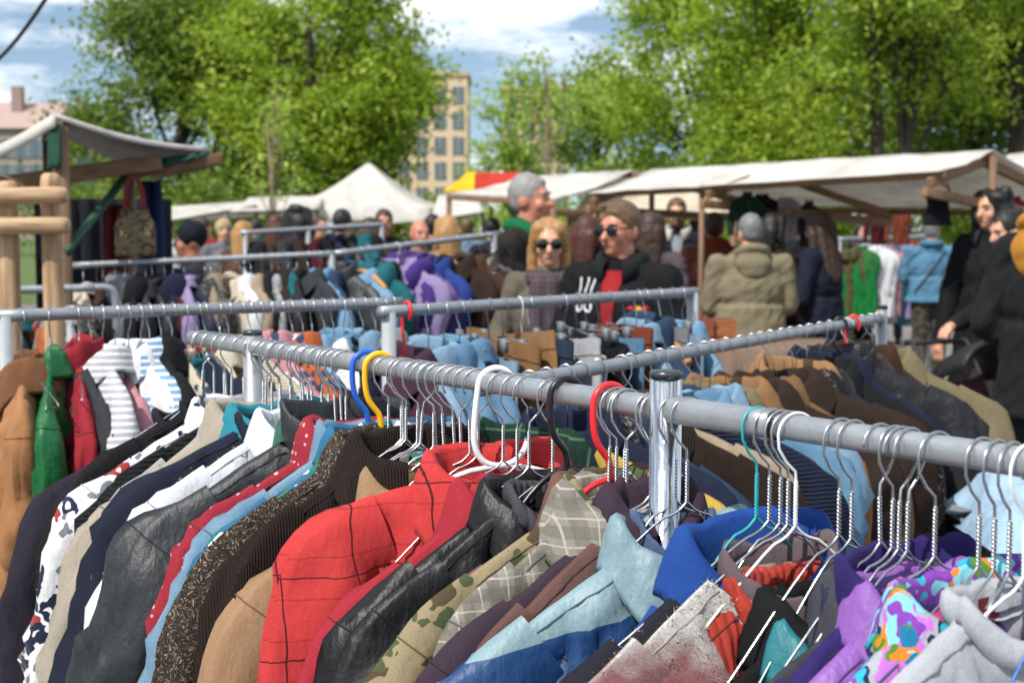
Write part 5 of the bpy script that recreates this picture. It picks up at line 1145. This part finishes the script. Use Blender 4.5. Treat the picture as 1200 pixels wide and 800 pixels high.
    for sg in (-1, 1):
        S = Vector((sh.x * sg, sh.y, sh.z)); E = Vector((el.x * sg * (.9 + .1 * b), el.y, el.z)); W = Vector((wr.x * sg, wr.y - .02 * sg * (arms == 'cross'), wr.z + .03 * sg * (arms == 'cross')))
        j.caps(S, E, .066, .06); j.caps(E, W, .061, .047)
    jm = remesh(j, 'jacket', T, max(vox, .011), 3, .007, sd_, 19); jk = link('jacket', jm, rt)
    bvh = BVHTree.FromPolygons([v.co for v in jm.vertices], [pl.vertices[:] for pl in jm.polygons])
    def front_pt(x, z, off=.004, back=False):
        h = bvh.ray_cast(Vector((x, 1. if back else -1., z)), Vector((0, -1. if back else 1., 0)))
        return Vector((x, (h[0].y if h[0] else -.12) + (off if back else -off), z))
    # legs
    l = MB()
    for sg in (-1, 1):
        st = stride * sg
        l.caps((.085 * sg, 0, .95), (.1 * sg, -.02 + st * .5, .5), .1, .075); l.caps((.1 * sg, -.02 + st * .5, .5), (.105 * sg, .03 + st, .13), .074, .06)
    l.ell((0, 0, .95), (.165 * b, .125, .13)); link('trousers', remesh(l, 'trousers', fabric(*legs), max(vox, .012), 2, .008, sd_ + 7), rt)
    for sg in (-1, 1):
        f = MB(); st = stride * sg; f.caps((.105 * sg, .05 + st, .055), (.118 * sg, -.14 + st, .042), .048, .042); f.box((.112 * sg, -.045 + st, .012), (.085, .26, .024))
        link('shoe', remesh(f, 'shoe', plain('shoe_leather', shoes, .45), .010, 2), rt)
    # hair
    if hair:
        h = MB(); hm = HAIRC[hairc]
        if hair != 'bald':
            h.ell(hp(0, .022, 1.678), (.077, .090, .092), 20, 14, Hd); h.ell(hp(0, .052, 1.64), (.068, .052, .068), 16, 10, Hd)
            if hair == 'short': h.ell(hp(.008, -.042, 1.728), (.046, .032, .02), 14, 8, Hd)
        if hair in ('long', 'curly', 'bob'):
            L = {'long': 1.30, 'curly': 1.44, 'bob': 1.50}[hair]; w_ = .037 if hair != 'curly' else .064
            for sg in (-1, 1):
                h.caps(hp(sg * .05, -.02, 1.72), hp(sg * .088, .015, 1.6), .042, w_ * .72); h.caps(hp(sg * .088, .015, 1.6), hp(sg * .09, -.01, L), w_ * .72, w_ * .5)
                h.caps(hp(sg * .05, .07, 1.64), hp(sg * .05, .085, L - .03), w_ + .01, w_ * .7)
            h.caps(hp(0, .07, 1.64), hp(0, .085, L - .05), .056, .040)
            if hair == 'curly':
                for k in range(26): a = q.uniform(-.6, 3.74); h.ell(hp(.1 * math.cos(a), .03 + .09 * math.sin(a), q.uniform(1.46, 1.76)), (.036, .036, .036), 8, 6)
        if hair == 'bun': h.ell(hp(0, .12, 1.72), (.045, .045, .045), 10, 8)
        if hair != 'bald': link('hair', remesh(h, 'hair', hm, max(vox, .009), 1, .0032, sd_ + 3, 55), rt)
    if beanie:
        h = MB(); h.ell(hp(0, .015, 1.685), (.086, .1, .097), 20, 14, Hd); rows = [[hp(math.cos(2 * math.pi * k / 24) * r_, .012 + math.sin(2 * math.pi * k / 24) * r_ * 1.18, z) for k in range(24)] for r_, z in ((.078, 1.655), (.09, 1.655), (.093, 1.69), (.088, 1.705))]
        h.grid(rows, True, True); link('beanie', remesh(h, 'beanie', fabric(beanie, 'rib'), .009, 1, .004, sd_), rt)
    if beard:
        h = MB(); h.ell(hp(0, -.05, 1.562), (.056, .05, .042), 14, 10, Hd); h.caps(hp(-.03, -.092, 1.594), hp(.03, -.092, 1.594), .008, .008)
        for sg in (-1, 1): h.caps(hp(sg * .064, -.01, 1.62), hp(sg * .045, -.05, 1.56), .016, .02)
        link('beard', remesh(h, 'beard', HAIRC[beard], .009, 1, .004, sd_, 60), rt)
    # face
    if abs(((facing + head[0] + 180) % 360) - 180) < 120:
        for sg in (-1, 1):
            e = MB(); e.ell(hp(sg * .033, -.0835, 1.648), (.013, .0085, .006), 12, 8, Hd); eo = e.build('eye', plain('eye_white', '#8f8880', .25), rt)
            e = MB(); e.ell(hp(sg * .033, -.0905, 1.648), (.0062, .003, .0058), 10, 6, Hd); e.build('iris', plain('iris', '#2c2218', .2), eo)
            e = MB(); e.tube([hp(sg * .014, -.0985, 1.67), hp(sg * .034, -.0985, 1.678), hp(sg * .054, -.085, 1.668)], .004, 6); e.build('eyebrow', HAIRC[hairc], rt)
        e = MB(); e.tube([hp(-.024, -.0905, 1.577), hp(-.01, -.0985, 1.58), hp(0, -.0985, 1.578), hp(.01, -.0985, 1.58), hp(.024, -.0905, 1.577)], [.002, .0045, .0045, .0045, .002], 8); e.build('lips', plain('lips', '#9a5a50', .45), rt)
        if glasses:
            g_ = MB()
            for sg in (-1, 1):
                g_.ell(hp(sg * .036, -.104, 1.646), (.031, .007, .023), 16, 8, Hd); g_.tube([hp(sg * .064, -.098, 1.655), hp(sg * .083, -.04, 1.655), hp(sg * .082, .015, 1.65)], .0035, 6)
            g_.tube([hp(-.012, -.108, 1.655), hp(.012, -.108, 1.655)], .0035, 6); g_.build('sunglasses', BROW, rt)
    if shirt:
        z0 = 1.13; m = MB(); m.grid([[front_pt(-w + 2 * w * i / 8, z, .005) for i in range(9)] for z, w in [(z0 + (1.46 - z0) * k / 12, .012 + .036 * (k / 12) ** 1.3) for k in range(13)]]); link('shirt', m.mesh('shirt', fabric(shirt)), rt)
    if collar:
        c = MB(); rows = []
        for r_, z, fz in ((.078, 1.46, -.05), (.083, 1.505, -.045), (.085, 1.535, -.04), (.1, 1.525, -.05), (.112, 1.485, -.08)):
            rows.append([Vector((r_ * math.sin(a) * 1.02, .014 + r_ * -math.cos(a), z + fz * max(0, math.cos(a)))) for a in [R(22 + 316 * k / 28) for k in range(29)]])
        c.grid(rows); o = link('collar', c.mesh('collar', fabric(collar)), rt); s_ = o.modifiers.new('cloth', 'SOLIDIFY'); s_.thickness = .01
    if hood:
        h = MB(); h.ell((0, .095, 1.43), (.115, .06, .075), 18, 12); h.ell((0, .105, 1.385), (.09, .045, .06), 18, 12)
        h.tube([(.1 * math.sin(a), .02 - .1 * math.cos(a), 1.485 - .05 * math.cos(a)) for a in [R(35 + 290 * k / 20) for k in range(21)]], .027, 10)
        link('hood', remesh(h, 'hood', fabric(hood), .011, 3, .0035, sd_ + 5), rt)
    if scarf:
        h = MB(); h.tube([(.078 * math.sin(a), .01 - .085 * math.cos(a), 1.47 - .02 * math.cos(a)) for a in [R(k * 18) for k in range(21)]], .04, 10); h.caps((-.03, -.14, 1.44), (-.045, -.165, 1.16), .04, .035); h.caps((.03, -.14, 1.44), (.035, -.16, 1.2), .035, .03)
        link('scarf', remesh(h, 'scarf', scarf, .011, 2, .007, sd_ + 5), rt)
    if bag:
        g_ = MB(); N = 20; P = []
        for k in range(N + 1): u = k / N; P.append(front_pt(-.13 + .29 * u, 1.44 - .42 * u, .006, True))
        g_.tube(P, .013, 6); g_.build('strap', plain('bag_strap', bag, .6), rt)
    rt['_f'] = 0; del rt['_f']
    return rt, front_pt
# the couple and the tall man behind the jeans rack
person('tall grey haired man in dark brown jacket looking to the right', 622, 205, 7.4, 62, 'ruddy', 'short', 'grey', ('#2b2620', 'plain'), ('#20242c', 'plain'), (6, 0), .82, '#0f7a45', None, 'down', False, None, 1.08, shirt='#2a5f9e')
SC = fabric('#5d4846', 'plaid', '#39405a', '#8d6a5a', .4)
person('blonde woman in sunglasses with olive grey coat and patterned scarf', 643, 257, 6.7, -8, 'fair', 'long', 'blonde', ('#6a6254', 'plain'), ('#22252c', 'plain'), (8, 6), .8, None, None, 'browse', True, None, .86, scarf=SC)
rt, fp = person('man in black racing jacket with red shirt and dark sunglasses', 728, 238, 6.1, -28, 'ruddy', 'short', 'darkblonde', ('#131417', 'plain'), ('#2a2f3a', 'plain'), (-16, 4), .86, '#1a1b20', None, 'browse', True, None, 1.12, shirt='#b3151f')
WHT = plain('printed_white', '#d8d8da', .5); m = MB()
P = [fp(-.115 + .04 * math.sin(a), 1.31 + .020 * math.sin(2 * a), .006) for a in [2 * math.pi * k / 40 for k in range(41)]]
m.tube(P, .0052, 6); m.build('chest_emblem', WHT, rt)
for dx in (-.155, -.12, -.085):
    m = MB(); m.tube([fp(dx, z, .005) for z in (1.36, 1.385, 1.41, 1.43)], .004, 6); m.build('white_stripe', WHT, rt)
m = MB()
for k in range(7): m.tube([fp(.085 + k * .012, 1.345, .005), fp(.086 + k * .012, 1.358, .005)], .0032, 5)
m.build('printed_lettering', WHT, rt)
m = MB(); m.grid([[fp(.128 + .019 * r_ * math.cos(2 * math.pi * k / 20), 1.30 + .019 * r_ * math.sin(2 * math.pi * k / 20), .005) for k in range(21)] for r_ in (.02, .5, 1)]); eo = m.build('yellow_disc', plain('print_yellow', '#d9a514', .5), rt)
for sg in (-1, 1):
    m = MB(); m.tube([fp(.128 + sg * .045, 1.305, .008), fp(.128 + sg * .028, 1.312, .009), fp(.128 + sg * .01, 1.298, .009)], [.004, .010, .005], 8); m.build('red_figure', plain('print_red', '#b01622', .5), rt)
person('person with reddish brown hair and black top behind the sunglasses couple', 690, 254, 9., 150, 'fair', 'bob', 'auburn', ('#16171a', 'plain'), vox=.012)
person('brown haired woman in mauve grey top behind the man in the racing jacket', 763, 250, 9.4, 165, 'fair', 'long', 'brown', ('#5a4a55', 'plain'), vox=.012, build=.9)
person('bearded man in navy jacket open over a grey jumper', 793, 233, 12., -4, 'fair', 'short', 'darkblonde', ('#1b2233', 'plain'), ('#23262e', 'plain'), (0, 4), .85, '#b8b8b4', None, 'down', False, 'darkblonde', 1., shirt='#8d939b', vox=.011)
person('person in rust orange padded jacket seen from behind', 838, 250, 11.2, 172, 'fair', 'short', 'brown', ('#8e3a20', 'nylon'), ('#17181c', 'plain'), (-10, 0), .9, None, '#8e3a20', 'bent', build=1.12, vox=.011)
person('man in khaki hooded coat seen from behind with dark grey hair', 880, 252, 9.2, 182, 'fair', 'short', 'silver', ('#8a8064', 'plain'), ('#6a6250', 'plain'), (8, 8), .76, None, '#8a8064', 'browse', build=1.22, vox=.009)
person('dark haired woman in brown top behind the khaki coat', 908, 251, 9.8, 120, 'fair', 'bob', 'black', ('#2a1f1c', 'plain'), build=.9, vox=.012)
person('long haired woman in navy coat looking down to the left', 962, 247, 9.7, 232, 'fair', 'long', 'brown', ('#1d2336', 'plain'), ('#1d2336', 'plain'), (-20, 12), .7, None, None, 'browse', build=.95, vox=.010)
person('man in blue denim shirt and camouflage trousers standing legs apart', 1092, 258, 14.3, 170, 'fair', 'short', 'silver', ('#4f86a8', 'denim', '#5f97b8'), ('#5d5648', 'camo', '#39342c', '#4a4a3a'), (-20, 6), .92, '#4f86a8', None, 'browse', build=1.15, bag='#2c3a48', stride=.1, vox=.012)
person('dark curly haired woman in long black coat walking', 1162, 222, 9.0, -38, 'fair', 'curly', 'black', ('#141518', 'plain'), ('#16171a', 'plain'), (-14, 6), .62, '#2a2a2e', None, 'down', build=.82, vox=.010, stride=.12, lean=0)
person('black haired woman with white shoes bending her head by the pushchair', 1184, 247, 8.4, -62, 'fair', 'bun', 'black', ('#1a1b1f', 'plain'), ('#3a352c', 'plain'), (-6, 16), .85, None, None, 'bent', build=.82, vox=.010, shoes='#d8d8d6', stride=.2)
person('person in black jacket with mustard yellow hood at the right edge', 1243, 188, 5.6, 120, 'olive', 'short', 'black', ('#1b1c1f', 'plain'), ('#23252a', 'plain'), (0, 6), .84, None, '#e0950e', 'fold', build=1.12, vox=.009)
# crowd left of the middle
CR = [('person in navy beanie looking left beyond the long back rack', 222, 262, 9., -70, dict(skin='ruddy', hair=None, beanie='#1b2330', top=('#2a2c30', 'plain'))),
      ('person with big black curly hair in the crowd', 352, 242, 11.5, 150, dict(hair='curly', hairc='black', top=('#1a1b1f', 'plain'))),
      ('person with dark hair in a grey coat right of the black curls', 402, 246, 12., 160, dict(hair='short', hairc='black', top=('#44474d', 'plain'))),
      ('person with brown long hair in front of the pointed tent', 434, 256, 11., 175, dict(hair='long', hairc='brown', top=('#3a2f2a', 'plain'), build=.9)),
      ('short haired man in black facing us below the pointed tent', 450, 246, 12.5, 10, dict(skin='ruddy', hair='short', hairc='brown', top=('#17181b', 'plain'))),
      ('bald man with pink head beside the white awning', 492, 258, 11., 25, dict(skin='ruddy', hair='bald', hairc='grey', top=('#8c7a68', 'plain'))),
      ('fair haired person in beige jacket left of the grey haired man', 524, 254, 10., 200, dict(hair='bob', hairc='blonde', top=('#a8865e', 'plain'))),
      ('person in black jacket further back right of the bald man', 508, 252, 13.5, 160, dict(hair='short', hairc='black', top=('#1c1d22', 'plain'))),
      ('person in cream hat and grey coat in the far crowd', 262, 258, 15., 20, dict(skin='fair', hair='short', hairc='brown', beanie='#c9b48a', top=('#6a6c70', 'plain'))),
      ('person in red jacket in the far crowd', 240, 256, 18., 150, dict(hair='short', hairc='brown', top=('#9a2430', 'plain'))),
      ('person in teal jacket in the far crowd', 300, 256, 17., 190, dict(hair='short', hairc='black', top=('#1f5a66', 'plain'))),
      ('person in black coat with auburn hair in the far crowd', 324, 252, 14., 170, dict(hair='bob', hairc='auburn', top=('#17181b', 'plain'))),
      ('blonde person in brown coat in the far crowd', 285, 260, 13., 160, dict(hair='long', hairc='blonde', top=('#5a4030', 'plain'), build=.9)),
      ('person in white shirt in the far crowd left of the navy beanie', 196, 258, 18., 10, dict(skin='fair', hair='short', hairc='brown', top=('#c9c9cc', 'plain'))),
      ('person in orange brown jacket far behind the black curls', 376, 254, 17., 30, dict(skin='fair', hair='short', hairc='brown', top=('#8a5a3a', 'plain'))),
      ('person in pale blue jacket far behind the fair haired person', 548, 256, 16., 170, dict(hair='short', hairc='darkblonde', top=('#6d8aa6', 'plain'))),
      ('person in dark coat under the white stall roof, left of the grey haired man', 578, 256, 14., 160, dict(hair='short', hairc='black', top=('#22252b', 'plain'))),
      ('blonde person in grey top between the grey haired man and the racing jacket', 676, 262, 13., 190, dict(hair='bob', hairc='blonde', top=('#6c6f74', 'plain'))),
      ('person in brown jacket under the cream stall, right of the racing jacket', 745, 255, 14.5, 20, dict(skin='fair', hair='short', hairc='black', top=('#4a372a', 'plain'))),
      ('person in grey hoodie between bearded man and rust orange jacket', 816, 256, 15., 170, dict(hair='short', hairc='brown', top=('#777a80', 'plain'))),
      ('person in black jacket between the khaki coat and the navy coat', 930, 254, 13., 175, dict(hair='short', hairc='black', top=('#191a1d', 'plain'))),
      ('person in dark purple coat beyond the rack of bright clothes', 1010, 262, 19., 10, dict(skin='fair', hair='bob', hairc='black', top=('#3a2740', 'plain'))),
      ('person in beige coat beyond the rack of bright clothes', 1046, 262, 20., 170, dict(hair='long', hairc='brown', top=('#9c876a', 'plain'), build=.9)),
      ('person in green jacket under the cream stall', 712, 253, 15., 30, dict(skin='fair', hair='short', hairc='brown', top=('#33503a', 'plain')))]
for lab, px, y, Y, fc, kw in CR: person(lab, px, y, Y, fc, vox=.016, **kw)

# ---------------------------------------------------------------- pushchair
p = at(1158, 300, 7.8); ps = empty('pushchair', (p.x, 7.8, 0), 'dark pushchair with bent handle beside the black haired woman', 'pushchair', None, (0, 0, R(25)))
for sg in (-1, 1):
    m = MB(); m.tube(smooth_path([(sg * .2, .42, 1.02), (sg * .2, .36, 1.04), (sg * .2, .24, .82), (sg * .2, -.18, .2), (sg * .2, -.24, .1)], 2), .012, 10); m.tube([(sg * .2, .12, .62), (sg * .2, .28, .1)], .012, 10); m.build('frame', DARKM, ps)
    for y, r_ in ((-.24, .085), (.28, .1)):
        w_ = MB(); w_.tube([(sg * .2 - .02, y, r_), (sg * .2 + .02, y, r_)], r_, 20); wo = w_.build('wheel', DARKM, ps); h = MB(); h.tube([(sg * .2 - .024, y, r_), (sg * .2 + .024, y, r_)], r_ * .55, 14); h.build('rim', plain('grey_plastic', '#8a8c90', .4), wo)
m = MB(); m.tube([(-.2, .42, 1.02), (.2, .42, 1.02)], .016, 10); m.build('handle', DARKM, ps)
m = MB(); m.grid([[Vector((x, y + .02 * math.cos(x * 14), z - .05 * (1 - (x / .19) ** 2))) for x in (-.19, -.1, 0, .1, .19)] for y, z in ((-.16, .36), (-.12, .42), (.05, .40), (.12, .46), (.22, .8), (.2, .84))]); o = m.build('seat', fabric('#2b2230', 'plaid', '#5a2030', '#2c3c5a', .6), ps); s_ = o.modifiers.new('cloth', 'SOLIDIFY'); s_.thickness = .03
m = MB(); m.grid([[Vector((.2 * math.sin(a), .2 - .26 * math.sin(t), .8 + .16 * math.cos(a) * 1. + .1 * math.sin(t * 1.4))) for a in [R(-90 + 18 * k) for k in range(11)]] for t in [R(12 * k) for k in range(8)]]); o = m.build('canopy', fabric('#1d1e22', 'nylon'), ps); s_ = o.modifiers.new('cloth', 'SOLIDIFY'); s_.thickness = .012
# label length guard
for o in list(scene.objects):
    l = o.get('label')
    if l and len(l.split()) > 16: o['label'] = ' '.join(l.split()[:16])
